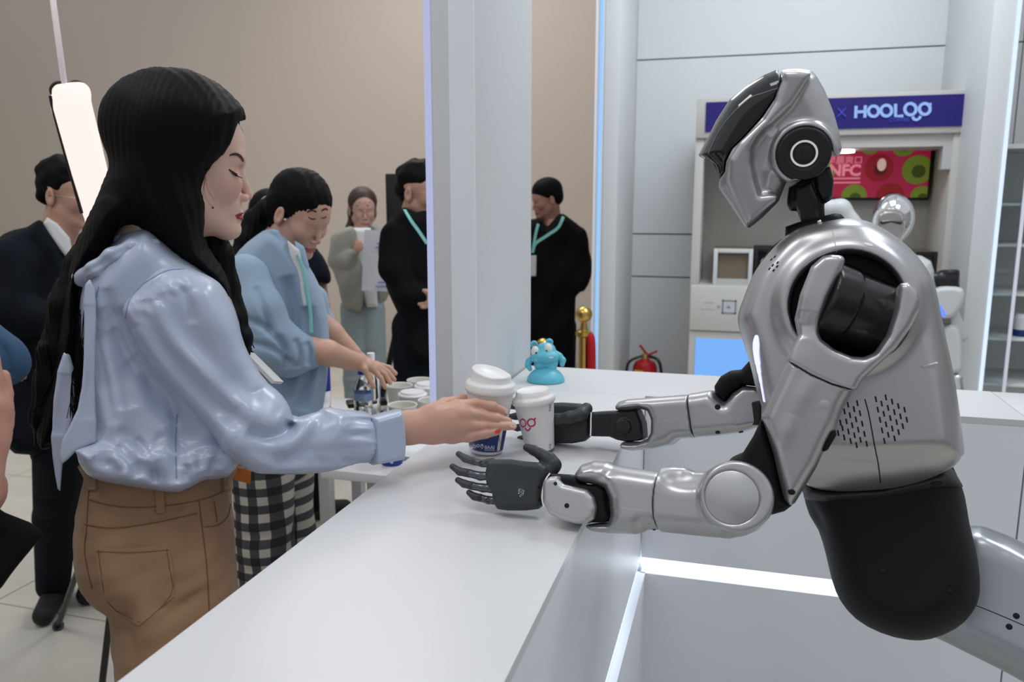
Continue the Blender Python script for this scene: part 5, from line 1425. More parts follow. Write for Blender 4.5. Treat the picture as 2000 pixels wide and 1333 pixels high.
drape('stitch_line', Tpk, [(188, 1078), (258, 1080), (330, 1075)], .0012, M_tans, wo, .0006)
drape('stitch_line', Tpk, [(192, 1074), (198, 1120), (211, 1177), (271, 1216), (334, 1163), (331, 1110), (325, 1072)], .0011, M_tans, wo, .0006, 3)
st([(172, 976), (230, 990), (310, 990), (400, 975), (446, 955)]); st([(166, 1025), (220, 1032), (300, 1022), (386, 1003)]); st([(388, 975), (396, 1040), (404, 1110), (408, 1180), (410, 1230)])
st([(184, 918), (174, 960), (170, 1030), (166, 1080), (180, 1150)], .002); st([(400, 1030), (425, 1026), (444, 1010), (450, 985)]); st([(418, 980), (424, 1020)])
for px in (312, 441, 182):
    y0 = 950 if px == 312 else 905
    s2 = patch('belt_loop', Ttr, [(px-9, y0), (px+8, y0), (px+10, y0+52), (px-7, y0+54)], M_tan, wo, .004, 2)
for w0 in (-.06, .10):
    q = S(305, 1080, TDp, .01).L(330, 1230, w0); q = V3(q[0]-.02, q[1], 0)
    s = S(305, 1080, TDp, .004); s.cone(q+V3(-.04, 0, .045), q+V3(.15, .04, .038), .042, .034); s.cone(q+V3(0, 0, .05), q+V3(0, 0, .1), .045, .045, .01); s.half(q+V3(0, 0, .006), (0, 0, -1))
    s.mesh('shoe', M_blackm, wo)
# badge and phone
bd = thing('name_badge', 'orange name badge hanging at the waist of the woman in satin', 'badge', P(470, 915, 1.26))
Lb = S(470, 915, 1.27, .01).L
q = [Lb(449, 880, .02), Lb(493, 892, .05), Lb(489, 946, .05), Lb(445, 934, .02)]
M_or = mat('badge_orange', srgb(190, 104, 24), .5)
def slab(name, q, th, m, par, **kw):
    q = [np.array(x) for x in q]; n = nrm(np.cross(q[1]-q[0], q[3]-q[0]))*th
    return mk(name, q+[x+n for x in q], [(0, 1, 2, 3), (7, 6, 5, 4)]+[(i, i+4, (i+1) % 4+4, (i+1) % 4) for i in range(4)], m, par, smooth=False, **kw)
slab('card', q, .0016, M_or, bd)
c_ = (q[0]*.45+q[1]*.55)*.72+(q[3]*.5+q[2]*.5)*.28
ex_ = nrm(q[1]-q[0]); ey_ = nrm(q[0]-q[3])
for i, (sx, t_) in enumerate(((.010, '嘉宾'), (.005, 'GUEST'))):
    text('badge_text', t_, q[0]*.5+q[1]*.5-ey_*(.012+i*.011)-nrm(np.cross(ex_, ey_))*-.0015, ex_, ey_, sx, M_wp, bd, .0005)
tube('badge_strap', [Lb(450, 884, .02), Lb(447, 850, .04), Lb(452, 800, .05)], .003, M_white, bd, 6)
ph = thing('phone', 'white phone held at the chest by the far hand of the woman in satin', 'phone', P(520, 718, 1.33))
Lp = S(520, 718, 1.33, .01).L
q = [Lp(478, 686, -.02), Lp(497, 690, .03), Lp(554, 746, .04), Lp(536, 745, -.01)]
slab('case', q, .006, mat('phone_white', (.75, .75, .75), .25), ph)
s = S(500, 735, 1.34, .0016)
s.pch([(455, 770, .02, 22), (478, 745, .01, 17), (498, 735, 0, 9), (514, 738, -.01, 8)], 0, kk=.006); s.pch([(478, 752, .02, 14), (500, 744, .02, 8), (512, 728, .02, 7)], .006)
fh = join_meshes('far_hand', [s.build(1)], M_skin, wo, [SK_H])
s = S(440, 780, 1.36, .003); s.pch([(400, 620, .05, 50), (420, 720, .04, 52), (440, 790, .01, 46), (462, 768, .01, 26)], 0, kk=.03); s.mesh('far_sleeve', M_sat, wo)
# ================================================================ OTHER PEOPLE
def headframe(s, fx, fy, fz, roll=0.):
    r, u, w = s.M; hf = nrm(r*fx+u*fy+w*fz); hu = nrm(u+r*roll-hf*((u+r*roll)@hf)); hl = np.cross(hu, hf)
    return hf, hu, hl
M_teal = mat('lanyard_teal', srgb(130, 196, 190), .6)
M_shirt = mat('white_cotton', (.66, .66, .66), .8)
M_blackc = mat('black_cloth', (.0045, .0045, .0055), .9, bump=.2, scale=300, spec=.15)
M_blackt = mat('navy_trousers', (.005, .007, .012), .9, spec=.15)
SKB = (.52, .30, .22)
def eyes(name, T, par, px, py, dx, dy, r, m=None):
    for i in (0, 1):
        dot('eye', T, px+i*dx, py+i*dy, r, m or M_lash, par, .0006, 12, asp=.45)
def shoes(pts, par, dirv, m=M_blackm):
    for q in pts:
        q = V3(q[0], q[1], 0); s = S(0, 0, 1, .006); s.cone(q+V3(0, 0, .05)-dirv*.05, q+V3(0, 0, .042)+dirv*.15, .046, .038); s.half(q+V3(0, 0, .006), (0, 0, -1)); s.mesh('shoe', m, par)
def legs(s, hips, r0, r1, z1=.08):
    for h_, ft in hips:
        a = s.L(*h_); b = V3(ft[0], ft[1], z1); mid = (a+b)/2+V3(0, 0, .02); s.chain([(a, r0), (mid, (r0+r1)/2), (b, r1)], .02, kk=.02)
        for t_ in (.3, .45, .5, .55, .85, .92): c__ = a+(b-a)*t_; s.crease(c__-UP*.01-RT*r0-FW*r0, c__+RT*r0-FW*r0*.9, .018, .008)
def hand5(s, wr, ps, r, k=.008):
    """simple five-finger hand: wr wrist tuple, ps list of finger polylines (px,py,w)"""
    for f_ in ps:
        s.pch([wr+(r*1.7,), tuple((wr[i]+f_[0][i])/2 for i in range(3))+(r*1.7,), f_[0]+(r*1.35,)], k)
        s.pch([f_[0]+(r*1.25,)]+[q+(r,) for q in f_[1:]], k*.5, kk=.002)

# ---- woman in the blue jacket
D = 2.4
s = S(588, 416, D, .0022)
hf, hu, hl = headframe(s, .62, -.50, -.60)
mw = thing('person', 'woman in a light blue collared jacket with a low ponytail working over the cups', 'person', P(530, 1150, D)*V3(1, 1, 0))
hp2 = head_sdf(s, s.O, hf, hu, hl, 1.0)
s.cone(hp2(-.02, 0, -.05), s.L(545, 500, .02), .05, .055, .03)
b0 = s.build(1); c0 = face_col(hp2, hf, hl, hu, 1., (.56, .33, .245), (.42, .12, .12))
s = S(640, 690, D-.05, .003)
s.pch([(560, 672, -.02, 24), (640, 690, -.02, 25), (698, 708, .04, 18)], 0, kk=.01)
hand5(s, (702, 710, .04), [[(728, 722, .05), (745, 740, .05), (752, 757, .05)], [(734, 720, .06), (752, 732, .07), (762, 748, .07)], [(738, 716, .07), (757, 726, .08), (770, 742, .08)], [(736, 712, .08), (760, 718, .10), (772, 730, .10)], [(712, 722, .02), (722, 742, .02), (730, 756, .02)]], 5.0)
s.pch([(600, 610, .16, 26), (650, 650, .18, 22), (690, 690, .19, 17)], 0, kk=.01)
hand5(s, (692, 692, .19), [[(712, 706, .19), (724, 716, .18), (730, 728, .17)], [(718, 704, .20), (732, 712, .19), (740, 724, .18)], [(716, 712, .18), (722, 724, .17), (724, 736, .16)]], 5.0)
b1_ = s.build(1)
c_ = S(530, 600, D, .01)
c_.chain([(c_.L(545, 490, .02), .05), (c_.L(540, 620, .03), .09), (c_.L(540, 800, .03), .10)], 0, kk=.03)
b2_ = c_.build(1)
bod = join_meshes('body', [b0, b1_, b2_], M_skin, mw, [c0, (.60, .36, .26), (.56, .33, .245)]); Tm = bvh(bod)
for pl in ([(602, 424), (608, 428), (616, 428)], [(628, 426), (633, 426), (637, 423)]): drape('eyelid_line', Tm, pl, .003, M_lash, mw, .001, 3)
for pl in ([(600, 415), (608, 411), (618, 414)], [(628, 412), (635, 408), (640, 410)]): drape('eyebrow', Tm, pl, .005, mat('brow_brown', (0, 0, 0)), mw, .001, 3)
dot('earring', Tm, 557, 428, .004, M_ring, mw, .003)
s = S(575, 400, D, .003)
s.ell(hp2(-.020, 0, .042), (.100, .083, .086), [hf, hl, hu])
s.ell(hp2(-.052, 0, -.01), (.062, .078, .070), [hf, hl, hu], k=.02)
fc_p = hp2(.120, 0, -.006)
s.ell(fc_p, (.085, .075, .084), [hf, hl, hu], op='-', k=.01)
s.ell(hp2(.0, -.088, -.016), (.022, .022, .034), [hf, hl, hu], op='-', k=.006); s.ell(hp2(.0, .088, -.016), (.022, .022, .034), [hf, hl, hu], op='-', k=.006)
s.pch([(536, 402, .05, 24), (518, 408, .07, 17), (500, 432, .07, 22), (480, 468, .05, 20), (462, 500, .03, 14), (448, 528, .02, 5)], .015, kk=.015)
hairwave(s, .0014, 400); s.mesh('hair', M_hair, mw, rel=0)
s = S(525, 408, D, .002); s.pch([(524, 398, .065, 16), (522, 412, .065, 16)], 0); s.mesh('hair_tie', mat('tie_grey', (.25, .25, .26), .7), mw)
M_den = mat('jacket_blue', srgb(146, 168, 190), .85, bump=.25, scale=500, sheen=.2)
def MS(v=.004): return S(545, 640, D, v)
s = MS()
s.poly([(528, 452), (560, 470), (585, 500), (600, 520), (622, 560), (638, 620), (640, 700), (628, 800), (600, 870), (520, 880), (470, 850), (466, 760), (470, 690), (462, 620), (452, 560), (450, 525), (470, 492), (500, 466)], .04, .17, .05, .12, sm=2)
s.folds([[(560, 540, -.12), (580, 640, -.13), (560, 780, -.12)], [(500, 700, -.12), (520, 800, -.12), (560, 850, -.12)], [(600, 600, -.10), (610, 700, -.10), (590, 800, -.10)]], .02, .014)
s.mesh('jacket', M_den, mw)
s = MS(.0035)
s.pch([(480, 545, -.13, 44), (500, 610, -.16, 46), (520, 668, -.16, 48), (565, 690, -.13, 42), (618, 692, -.08, 30)], 0, kk=.03)
s.folds([[(470, 620, -.22), (520, 640, -.24), (560, 690, -.2)], [(480, 670, -.22), (530, 680, -.24), (580, 720, -.18)], [(500, 560, -.21), (520, 620, -.23), (530, 650, -.23)], [(545, 655, -.22), (560, 690, -.2), (556, 722, -.18)], [(575, 662, -.19), (585, 690, -.18), (580, 718, -.17)], [(598, 668, -.15), (604, 690, -.15), (600, 714, -.14)]], .010, .013)
s.noise(.003, 30, 4)
s.mesh('jacket_sleeve', M_den, mw)
s = MS(.003); s.poly([(612, 664), (645, 662), (642, 690), (638, 716), (612, 718)], -.075, .042, .015, .03); s.mesh('sleeve_cuff', M_den, mw)
s = MS(.004); s.pch([(560, 540, .14, 36), (600, 590, .14, 36), (628, 626, .16, 28)], 0, kk=.03); s.noise(.003, 30, 2); s.mesh('jacket_sleeve', M_den, mw)
s = MS(.003)
s.poly([(528, 448), (544, 450), (570, 500), (582, 525), (568, 532), (546, 512), (526, 480)], -.10, .012, .008); s.poly([(575, 470), (594, 482), (604, 520), (596, 545), (584, 520)], -.085, .012, .008)
s.mesh('jacket_collar', mat('jacket_blue_light', srgb(156, 178, 200), .85), mw)
s = MS(.003); s.poly([(560, 470), (585, 490), (592, 530), (604, 600), (592, 600), (578, 530), (566, 500)], -.10, .03, .01); tee = s.mesh('tee_shirt', M_shirt, mw)
tube('lanyard', [s.L(x, y, -.142) for x, y in ((580, 498), (590, 520), (598, 560), (606, 606), (608, 650))], .005, M_teal, mw, 6, smooth_n=4)
# gingham trousers
mg = bpy.data.materials.new('gingham'); mg.use_nodes = True; nt = mg.node_tree; bs = nt.nodes['Principled BSDF']; bs.inputs['Roughness'].default_value = .85
tc = nt.nodes.new('ShaderNodeTexCoord'); sx = nt.nodes.new('ShaderNodeSeparateXYZ'); nt.links.new(tc.outputs['Object'], sx.inputs[0])
def stripe(sock, per):
    a = nt.nodes.new('ShaderNodeMath'); a.operation = 'MULTIPLY'; a.inputs[1].default_value = 1/per; nt.links.new(sock, a.inputs[0])
    b = nt.nodes.new('ShaderNodeMath'); b.operation = 'FRACT'; nt.links.new(a.outputs[0], b.inputs[0])
    c = nt.nodes.new('ShaderNodeMath'); c.operation = 'LESS_THAN'; c.inputs[1].default_value = .5; nt.links.new(b.outputs[0], c.inputs[0]); return c.outputs[0]
ad = nt.nodes.new('ShaderNodeMath'); ad.operation = 'ADD'; nt.links.new(stripe(sx.outputs['X'], .052), ad.inputs[0]); nt.links.new(stripe(sx.outputs['Z'], .052), ad.inputs[1])
cr = nt.nodes.new('ShaderNodeValToRGB'); cr.color_ramp.interpolation = 'CONSTANT'; cr.color_ramp.elements[0].position = 0; cr.color_ramp.elements[0].color = (.46, .43, .38, 1); cr.color_ramp.elements[1].position = .3; cr.color_ramp.elements[1].color = (.055, .055, .06, 1)
e3 = cr.color_ramp.elements.new(.7); e3.color = (.012, .012, .014, 1)
dv = nt.nodes.new('ShaderNodeMath'); dv.operation = 'MULTIPLY'; dv.inputs[1].default_value = .5; nt.links.new(ad.outputs[0], dv.inputs[0]); nt.links.new(dv.outputs[0], cr.inputs[0]); nt.links.new(cr.outputs[0], bs.inputs['Base Color'])
s = MS(.006); ft = [s.L(505, 860, -.07), s.L(560, 860, .10)]
s.pch([(530, 850, .03, 70), (532, 900, .03, 66)], 0, sq=(FW, 1.2))
legs(s, [((512, 900, -.07), ft[0]), ((556, 900, .10), ft[1])], .088, .085, .10); s.noise(.004, 20, 6)
s.mesh('gingham_trousers', mg, mw); shoes(ft, mw, nrm(V3(.9, .3, 0)), M_white)

# ---- man in dark suit at left
D = 2.72
s = S(136, 378, D, .0025); hf, hu, hl = headframe(s, .72, -.10, -.68)
sm_ = thing('person', 'man in a dark suit with a white shirt and thin glasses behind the glowing lamp', 'person', P(90, 1150, D)*V3(1, 1, 0))
hpx = head_sdf(s, s.O, hf, hu, hl, 1.0); s.cone(hpx(-.02, 0, -.05), s.L(112, 470, .02), .055, .06, .03); b0 = s.build(1)
s = S(95, 605, D-.1, .004); hand5(s, (72, 612, -.02), [[(92, 604, -.03), (104, 608, -.03)], [(92, 612, -.03), (106, 616, -.03)], [(90, 618, -.03), (102, 624, -.03)], [(88, 624, -.03), (98, 630, -.03)], [(84, 600, -.02), (96, 598, -.02)]], 4.4); b1_ = s.build(1)
c_ = S(90, 700, D, .012); c_.chain([(c_.L(112, 470, .03), .05), (c_.L(90, 600, .04), .09), (c_.L(90, 800, .04), .09)], 0, kk=.03)
bod = join_meshes('body', [b0, b1_, c_.build(1)], M_skin, sm_, [face_col(hpx, hf, hl, hu, 1., SKB, (.36, .13, .11)), SKB, SKB]); Tq = bvh(bod)
s = S(124, 350, D, .003); s.ell(hpx(-.016, 0, .048), (.096, .080, .080), [hf, hl, hu]); s.ell(hpx(-.05, 0, -.0), (.055, .076, .06), [hf, hl, hu], k=.02); s.ell(hpx(.110, 0, -.030), (.080, .082, .070), [hf, hl, hu], op='-', k=.008)
s.ell(hpx(.0, -.088, -.016), (.024, .022, .036), [hf, hl, hu], op='-', k=.006); s.noise(.003, 60, 1); s.mesh('hair', M_hair, sm_, rel=0)
M_wire = mat('glasses_metal', (.35, .28, .24), .3, .9)
def glasses(T, par, o, hf, hu, hl, hp_):
    for y in (-1, 1):
        tube('glasses_rim', [hp_(.094-abs(a_)*.0, 0, 0)*0+hp_(.0935-.006*abs(y*.031+.022*math.cos(a_))*20*.05, y*.033+.022*math.cos(a_), -.014+.016*math.sin(a_)) for a_ in np.linspace(0, 6.283*11/12, 12)], .0012, M_wire, par, 5, closed=True)
        tube('glasses_temple', [hp_(.088, y*.056, -.008), hp_(.03, y*.074, -.006), hp_(-.01, y*.080, -.006)], .0013, M_wire, par, 5)
    tube('glasses_bridge', [hp_(.095, -.011, -.012), hp_(.098, 0, -.009), hp_(.095, .011, -.012)], .0012, M_wire, par, 5)
glasses(None, sm_, None, hf, hu, hl, hpx)
for y in (-1, 1):
    e0 = hpx(.0775, y*.031, -.010); tube('eye', [e0-hl*.011, e0+hf*.0035, e0+hl*.011], [.0012, .0028, .0012], M_lash, sm_, 6)
    e0 = hpx(.084, y*.033, .012); tube('eyebrow', [e0-hl*.014, e0+hu*.002, e0+hl*.014], [.002, .003, .002], M_lash, sm_, 6)
def QS(v=.005): return S(90, 650, D, v)
s = QS(.003); s.poly([(92, 428), (112, 440), (136, 468), (142, 500), (128, 505), (100, 470), (84, 440)], -.05, .06, .012); s.mesh('shirt', M_shirt, sm_)
M_suit = mat('suit_navy_black', (.005, .007, .012), .85, bump=.15, scale=400, spec=.2)
s = QS()
s.poly([(80, 430), (104, 462), (130, 500), (160, 560), (172, 700), (160, 860), (110, 880), (30, 880), (-10, 800), (-12, 600), (-20, 500), (10, 462), (50, 444)], .04, .17, .05, .12, sm=2)
s.pch([(20, 520, -.13, 48), (15, 610, -.16, 44), (60, 620, -.18, 32), (80, 615, -.17, 24)], .02, kk=.03); s.noise(.004, 22, 3)
s.mesh('suit_jacket', M_suit, sm_)
s = QS(.006); ft = [s.L(118, 900, -.06), s.L(95, 900, .12)]
ft = [V3(*(atZ(108, 1185, 0)[:2]), 0), V3(*(atZ(118, 1165, 0)[:2]), 0)+V3(.08, .10, 0)]
legs(s, [((118, 880, -.03), ft[0]), ((112, 880, .12), ft[1])], .085, .060, .09); s.mesh('suit_trousers', M_suit, sm_); shoes([ft[0], ft[1]], sm_, nrm(V3(.5, -.8, 0)))

# ---- far girl in grey hoodie with a board
D = 4.6
s = S(709, 408, D, .004); hf, hu, hl = headframe(s, .12, -.12, -1)
fg = thing('person', 'far girl in a grey zip jacket and pale jeans holding a white board', 'person', P(705, 760, D)*V3(1, 1, 0))
hpx = head_sdf(s, s.O, hf, hu, hl, 1.0); s.cone(hpx(-.02, 0, -.05), s.L(706, 460, .02), .045, .05, .03); b0 = s.build(1)
s = S(700, 480, D-.15, .005); hand5(s, (694, 492, -.02), [[(700, 478, -.03), (704, 472, -.03)], [(703, 482, -.03), (708, 477, -.03)], [(704, 487, -.03), (709, 484, -.03)], [(696, 476, -.03), (698, 468, -.03)]], 2.6); b1_ = s.build(1)
c_ = S(706, 600, D, .015); c_.chain([(c_.L(706, 450, .03), .05), (c_.L(706, 540, .04), .06), (c_.L(706, 590, .04), .05)], 0, kk=.03)
bod = join_meshes('body', [b0, b1_, c_.build(1)], M_skin, fg, [face_col(hpx, hf, hl, hu, 1., (.50, .30, .24), (.36, .13, .11)), SKB, SKB]); Tq = bvh(bod)
for x in (698, 718): dot('eye', Tq, x, 402, .007, M_lash, fg, .001, 12, asp=.4); drape('eyebrow', Tq, [(x-5, 396), (x+5, 396)], .005, M_lash, fg, .001, 0)
glasses(None, fg, None, hf, hu, hl, hpx)
s = S(709, 395, D, .004); s.ell(hpx(-.020, 0, .040), (.098, .084, .086), [hf, hl, hu]); s.ell(hpx(-.05, 0, -.03), (.06, .085, .08), [hf, hl, hu], k=.02); s.ell(hpx(.112, 0, -.048), (.085, .070, .088), [hf, hl, hu], op='-', k=.01)
s.pch([(690, 425, .05, 9), (682, 445, .03, 7), (680, 455, .02, 4)], .01); s.mesh('hair', mat('brown_hair', (.035, .014, .010), .5), fg, rel=0)
def GS2(v=.006): return S(705, 560, D, v)
M_hood = mat('hoodie_grey', srgb(150, 148, 140), .9, bump=.2, scale=200)
s = GS2(.005); s.poly([(688, 446), (724, 446), (732, 470), (738, 600), (716, 600), (700, 560)], -.02, .10, .03, .06); s.mesh('white_tee', M_shirt, fg)
s = GS2(); s.poly([(684, 444), (694, 452), (706, 500), (712, 560), (706, 606), (690, 604), (668, 596), (660, 560), (646, 520), (650, 470), (664, 452)], 0, .14, .03, .08, sm=2)
s.poly([(724, 442), (748, 452), (760, 480), (764, 560), (742, 598), (732, 590), (734, 500)], .02, .12, .03, .08, sm=2); s.pch([(660, 470, -.02, 17), (660, 510, -.08, 16), (676, 510, -.14, 13), (692, 495, -.16, 9)], .02, kk=.02)
s.noise(.006, 18, 3); s.mesh('zip_jacket', M_hood, fg)
s = GS2(); ft = [V3(*(s.L(690, 600, 0)[:2]), 0), V3(*(s.L(728, 600, 0)[:2]), 0)]
s.pch([(690, 598, .02, 22), (726, 598, .02, 22)], 0); legs(s, [((690, 605, 0), ft[0]), ((727, 605, 0), ft[1])], .075, .065, .08); s.mesh('jeans', mat('pale_jeans', srgb(140, 152, 156), .85), fg); shoes(ft, fg, nrm(V3(.1, -1, 0)), M_white)
bo = thing('sign_board', 'white rectangular display board with small blue print beside the far girl', 'board', P(740, 510, D-.25))
s2 = S(740, 510, D-.25, .01); q = [s2.L(712, 449, 0), s2.L(772, 452, 0), s2.L(772, 570, 0), s2.L(706, 568, 0)]
slab('board', q, .012, mat('board_white', (.62, .62, .66), .5), bo)
ex_ = nrm(q[1]-q[0]); ey_ = nrm(q[0]-q[3]); nn_ = nrm(np.cross(ex_, ey_)); nn_ = nn_ if nn_@s2.Wx < 0 else -nn_
for (x0_, x1_, y_) in ((736, 752, 476), (734, 750, 484), (744, 757, 543), (738, 764, 552), (734, 768, 560)):
    a = s2.L(x0_, y_, 0)+nn_*.014; b = s2.L(x1_, y_, 0)+nn_*.014; ribbon('printed_line', [a, b], [nn_], .007, .002, mat('print_blue', srgb(110, 110, 170), .6), bo)

# ---- man in black with glasses behind the pillar
D = 3.42
s = S(822, 374, D, .003); hf, hu, hl = headframe(s, .80, -.06, -.55)
mb = thing('person', 'man in a black sweater with glasses and a teal lanyard half hidden by the pillar', 'person', P(800, 900, D)*V3(1, 1, 0))
hpx = head_sdf(s, s.O, hf, hu, hl, 1.08); s.cone(hpx(-.02, 0, -.05), s.L(808, 425, .02), .055, .06, .03); b0 = s.build(1)
s = S(825, 585, D-.15, .0035); hand5(s, (846, 578, 0), [[(834, 576, 0), (822, 574, 0), (812, 577, 0)], [(834, 583, 0), (824, 584, 0), (816, 587, 0)], [(836, 590, 0), (826, 592, 0), (819, 594, 0)], [(838, 596, 0), (830, 600, 0), (824, 600, 0)], [(836, 570, -.01), (828, 568, -.01)]], 4.0); b1_ = s.build(1)
c_ = S(800, 600, D, .012); c_.chain([(c_.L(806, 430, .03), .05), (c_.L(812, 540, .04), .07), (c_.L(828, 620, .04), .05)], 0, kk=.03)
bod = join_meshes('body', [b0, b1_, c_.build(1)], M_skin, mb, [face_col(hpx, hf, hl, hu, 1., SKB, (.36, .13, .11)), SKB, SKB])
s = S(812, 345, D, .003); s.ell(hpx(-.014, 0, .050), (.102, .085, .085), [hf, hl, hu]); s.ell(hpx(-.055, 0, .0), (.052, .076, .055), [hf, hl, hu], k=.02); s.ell(hpx(.110, 0, -.030), (.080, .082, .070), [hf, hl, hu], op='-', k=.008)
s.ell(hpx(.0, -.088, -.016), (.024, .022, .036), [hf, hl, hu], op='-', k=.006); s.noise(.003, 60, 2); s.mesh('hair', M_hair, mb, rel=0); glasses(None, mb, None, hf, hu, hl, hpx)
for y in (-1, 1):
    e0 = hpx(.0775, y*.031, -.010); tube('eye', [e0-hl*.011, e0+hf*.0035, e0+hl*.011], [.0012, .0028, .0012], M_lash, mb, 6)
def BSm(v=.005): return S(810, 560, D, v)
s = BSm(); s.poly([(790, 408), (812, 418), (840, 414), (880, 440), (900, 520), (892, 600), (870, 700), (800, 700), (782, 620), (756, 560), (748, 500), (752, 450), (768, 424)], .04, .16, .05, .11, sm=2)
s.pch([(770, 460, -.08, 26), (768, 530, -.11, 24), (790, 575, -.13, 20), (836, 582, -.14, 14)], .02, kk=.03); s.noise(.004, 25, 4); sw = s.mesh('black_sweater', M_blackc, mb)
drape('lanyard', bvh(sw), [(790, 410), (802, 430), (818, 452), (834, 476)], .013, M_teal, mb, .002)
s = BSm(.006); ft = [V3(*(s.L(805, 700, 0)[:2]), 0), V3(*(s.L(850, 700, .06)[:2]), 0)]; legs(s, [((808, 640, 0), ft[0]), ((846, 640, .05), ft[1])], .095, .065, .08); s.mesh('black_trousers', M_blackt, mb); shoes(ft, mb, nrm(V3(.4, -.8, 0)))

# ---- man in black seen between the pillars
D = 5.0
s = S(1067, 388, D, .004); hf, hu, hl = headframe(s, -.90, -.22, -.35)
mr = thing('person', 'man all in black with a teal lanyard and white badge standing between the two pillars', 'person', P(1090, 720, D)*V3(1, 1, 0))
hpx = head_sdf(s, s.O, hf, hu, hl, 1.0); s.cone(hpx(-.02, 0, -.05), s.L(1078, 440, .02), .055, .06, .03); b0 = s.build(1)
c_ = S(1085, 600, D, .015); c_.chain([(c_.L(1080, 440, .03), .05), (c_.L(1085, 560, .04), .08), (c_.L(1078, 640, .04), .06)], 0, kk=.03)
bod = join_meshes('body', [b0, c_.build(1)], M_skin, mr, [face_col(hpx, hf, hl, hu, 1., (.40, .20, .15), (.30, .10, .09)), SKB])
s = S(1067, 375, D, .004); s.ell(hpx(-.016, 0, .048), (.100, .083, .082), [hf, hl, hu]); s.ell(hpx(-.055, 0, -.0), (.055, .078, .06), [hf, hl, hu], k=.02); s.ell(hpx(.115, 0, -.035), (.080, .085, .070), [hf, hl, hu], op='-', k=.01); s.mesh('hair', M_hair, mr, rel=0)
for y in (-1, 1):
    e0 = hpx(.0775, y*.031, -.010); tube('eye', [e0-hl*.011, e0+hf*.0035, e0+hl*.011], [.0012, .0028, .0012], M_lash, mr, 6)
def RS(v=.006): return S(1085, 560, D, v)
s = RS(); s.poly([(1056, 432), (1070, 446), (1092, 420), (1110, 430), (1140, 452), (1154, 500), (1154, 540), (1140, 568), (1124, 580), (1122, 660), (1110, 700), (1030, 700), (1010, 600), (1006, 500), (1016, 446), (1036, 434)], .03, .17, .05, .12, sm=2); s.noise(.006, 16, 2)
jk = s.mesh('black_jacket', M_blackc, mr); Tj = bvh(jk)
drape('lanyard', Tj, [(1100, 424), (1090, 445), (1066, 462), (1046, 476), (1040, 494)], .018, M_teal, mr, .003); drape('lanyard', Tj, [(1051, 438), (1046, 458), (1040, 494)], .016, M_teal, mr, .003)
pb = hit(Tj, 1037, 519, .01); 
if pb[0] is not None:
    s = S(1037, 519, (pb[0]-CAM)@FW-.01, .003); s.poly([(1027, 499), (1048, 499), (1047, 540), (1026, 540)], 0, .004, .003); s.mesh('badge', mat('badge_white', (.55, .52, .54), .5), mr)
s = RS(); ft = [V3(*(s.L(1060, 700, 0)[:2]), 0), V3(*(s.L(1098, 700, .03)[:2]), 0)]; legs(s, [((1056, 640, 0), ft[0]), ((1092, 640, .03), ft[1])], .11, .08, .08); s.mesh('black_trousers', M_blackt, mr); shoes(ft, mr, nrm(V3(-.8, -.5, 0)))

# ---- person in a navy T-shirt behind the jacket woman
D = 3.8
s = S(530, 425, D, .004); hf, hu, hl = headframe(s, .6, -.3, .75)
mn = thing('person', 'dark-haired person in a navy T-shirt mostly hidden behind the woman in the blue jacket', 'person', P(575, 900, D)*V3(1, 1, 0))
hpx = head_sdf(s, s.O, hf, hu, hl, .95); s.cone(hpx(-.02, 0, -.05), s.L(565, 495, .02), .05, .06, .03); s.pch([(622, 560, -.02, 17), (630, 600, -.03, 14), (612, 640, -.04, 12)], 0, kk=.01); b0 = s.build(1)
bod = join_meshes('body', [b0], M_skin, mn, [(.42, .24, .18)])
s = S(515, 420, D, .004); s.ell(hpx(-.018, 0, .03), (.108, .092, .105), [hf, hl, hu]); s.pch([(492, 422, .0, 15)]*2, .01); s.mesh('hair', M_hair, mn, rel=0)
s = S(575, 560, D, .006); s.poly([(540, 480), (590, 474), (618, 486), (640, 520), (646, 548), (636, 556), (622, 552), (618, 600), (616, 700), (530, 700), (520, 560), (520, 500)], 0, .13, .04, .09, sm=2); s.mesh('navy_tee', mat('tee_navy', (.006, .008, .018), .85, spec=.2), mn)
s = S(575, 700, D, .006); ft = [V3(*(s.L(560, 700, 0)[:2]), 0), V3(*(s.L(600, 700, .03)[:2]), 0)]; legs(s, [((556, 690, 0), ft[0]), ((592, 690, .03), ft[1])], .09, .07, .08); s.mesh('dark_trousers', M_blackt, mn); shoes(ft, mn, nrm(V3(.8, .5, 0)))

# ---- bystander cut by the left edge
D = .92
mp = thing('person', 'bystander at the left edge, only a hand and dark sleeve in view', 'person', P(-120, 1100, D)*V3(1, 1, 0))
s = S(-10, 800, D, .0025)
s.pch([(-60, 960, 0, 55), (-40, 860, 0, 48), (-30, 800, 0, 46)], 0, kk=.01)
hand5(s, (-40, 850, 0), [[(-12, 790, -.01), (-8, 740, -.01), (-14, 700, -.01)], [(4, 800, .0), (12, 770, .0), (6, 735, .0)], [(6, 830, .01), (14, 810, .01), (10, 780, .01)], [(2, 860, .02), (10, 845, .02), (8, 820, .02)], [(-30, 790, -.03), (-26, 740, -.03)]], 13)
h0 = s.build(1)
c_ = S(-140, 900, D, .01); q = c_.L(-440, 700, .25)
c_.chain([(q+V3(0, 0, .12), .055), (q, .09), (V3(q[0], q[1], .95), .10)], 0, kk=.03); c_.ell(q+V3(0, 0, .28), (.085, .075, .115)); c_.chain([(c_.L(-60, 960, 0), .04), (c_.L(-150, 1050, .05), .045), (q+V3(.0, .0, 0), .05)], .02)
for dx in (-.08, .08): c_.chain([(V3(q[0]+dx, q[1], .93), .08), (V3(q[0]+dx, q[1], .08), .04)], .03)
join_meshes('body', [h0, c_.build(1)], M_skin, mp, [(.50, .25, .18), (.50, .25, .18)])
s = S(-100, 1050, D, .005)
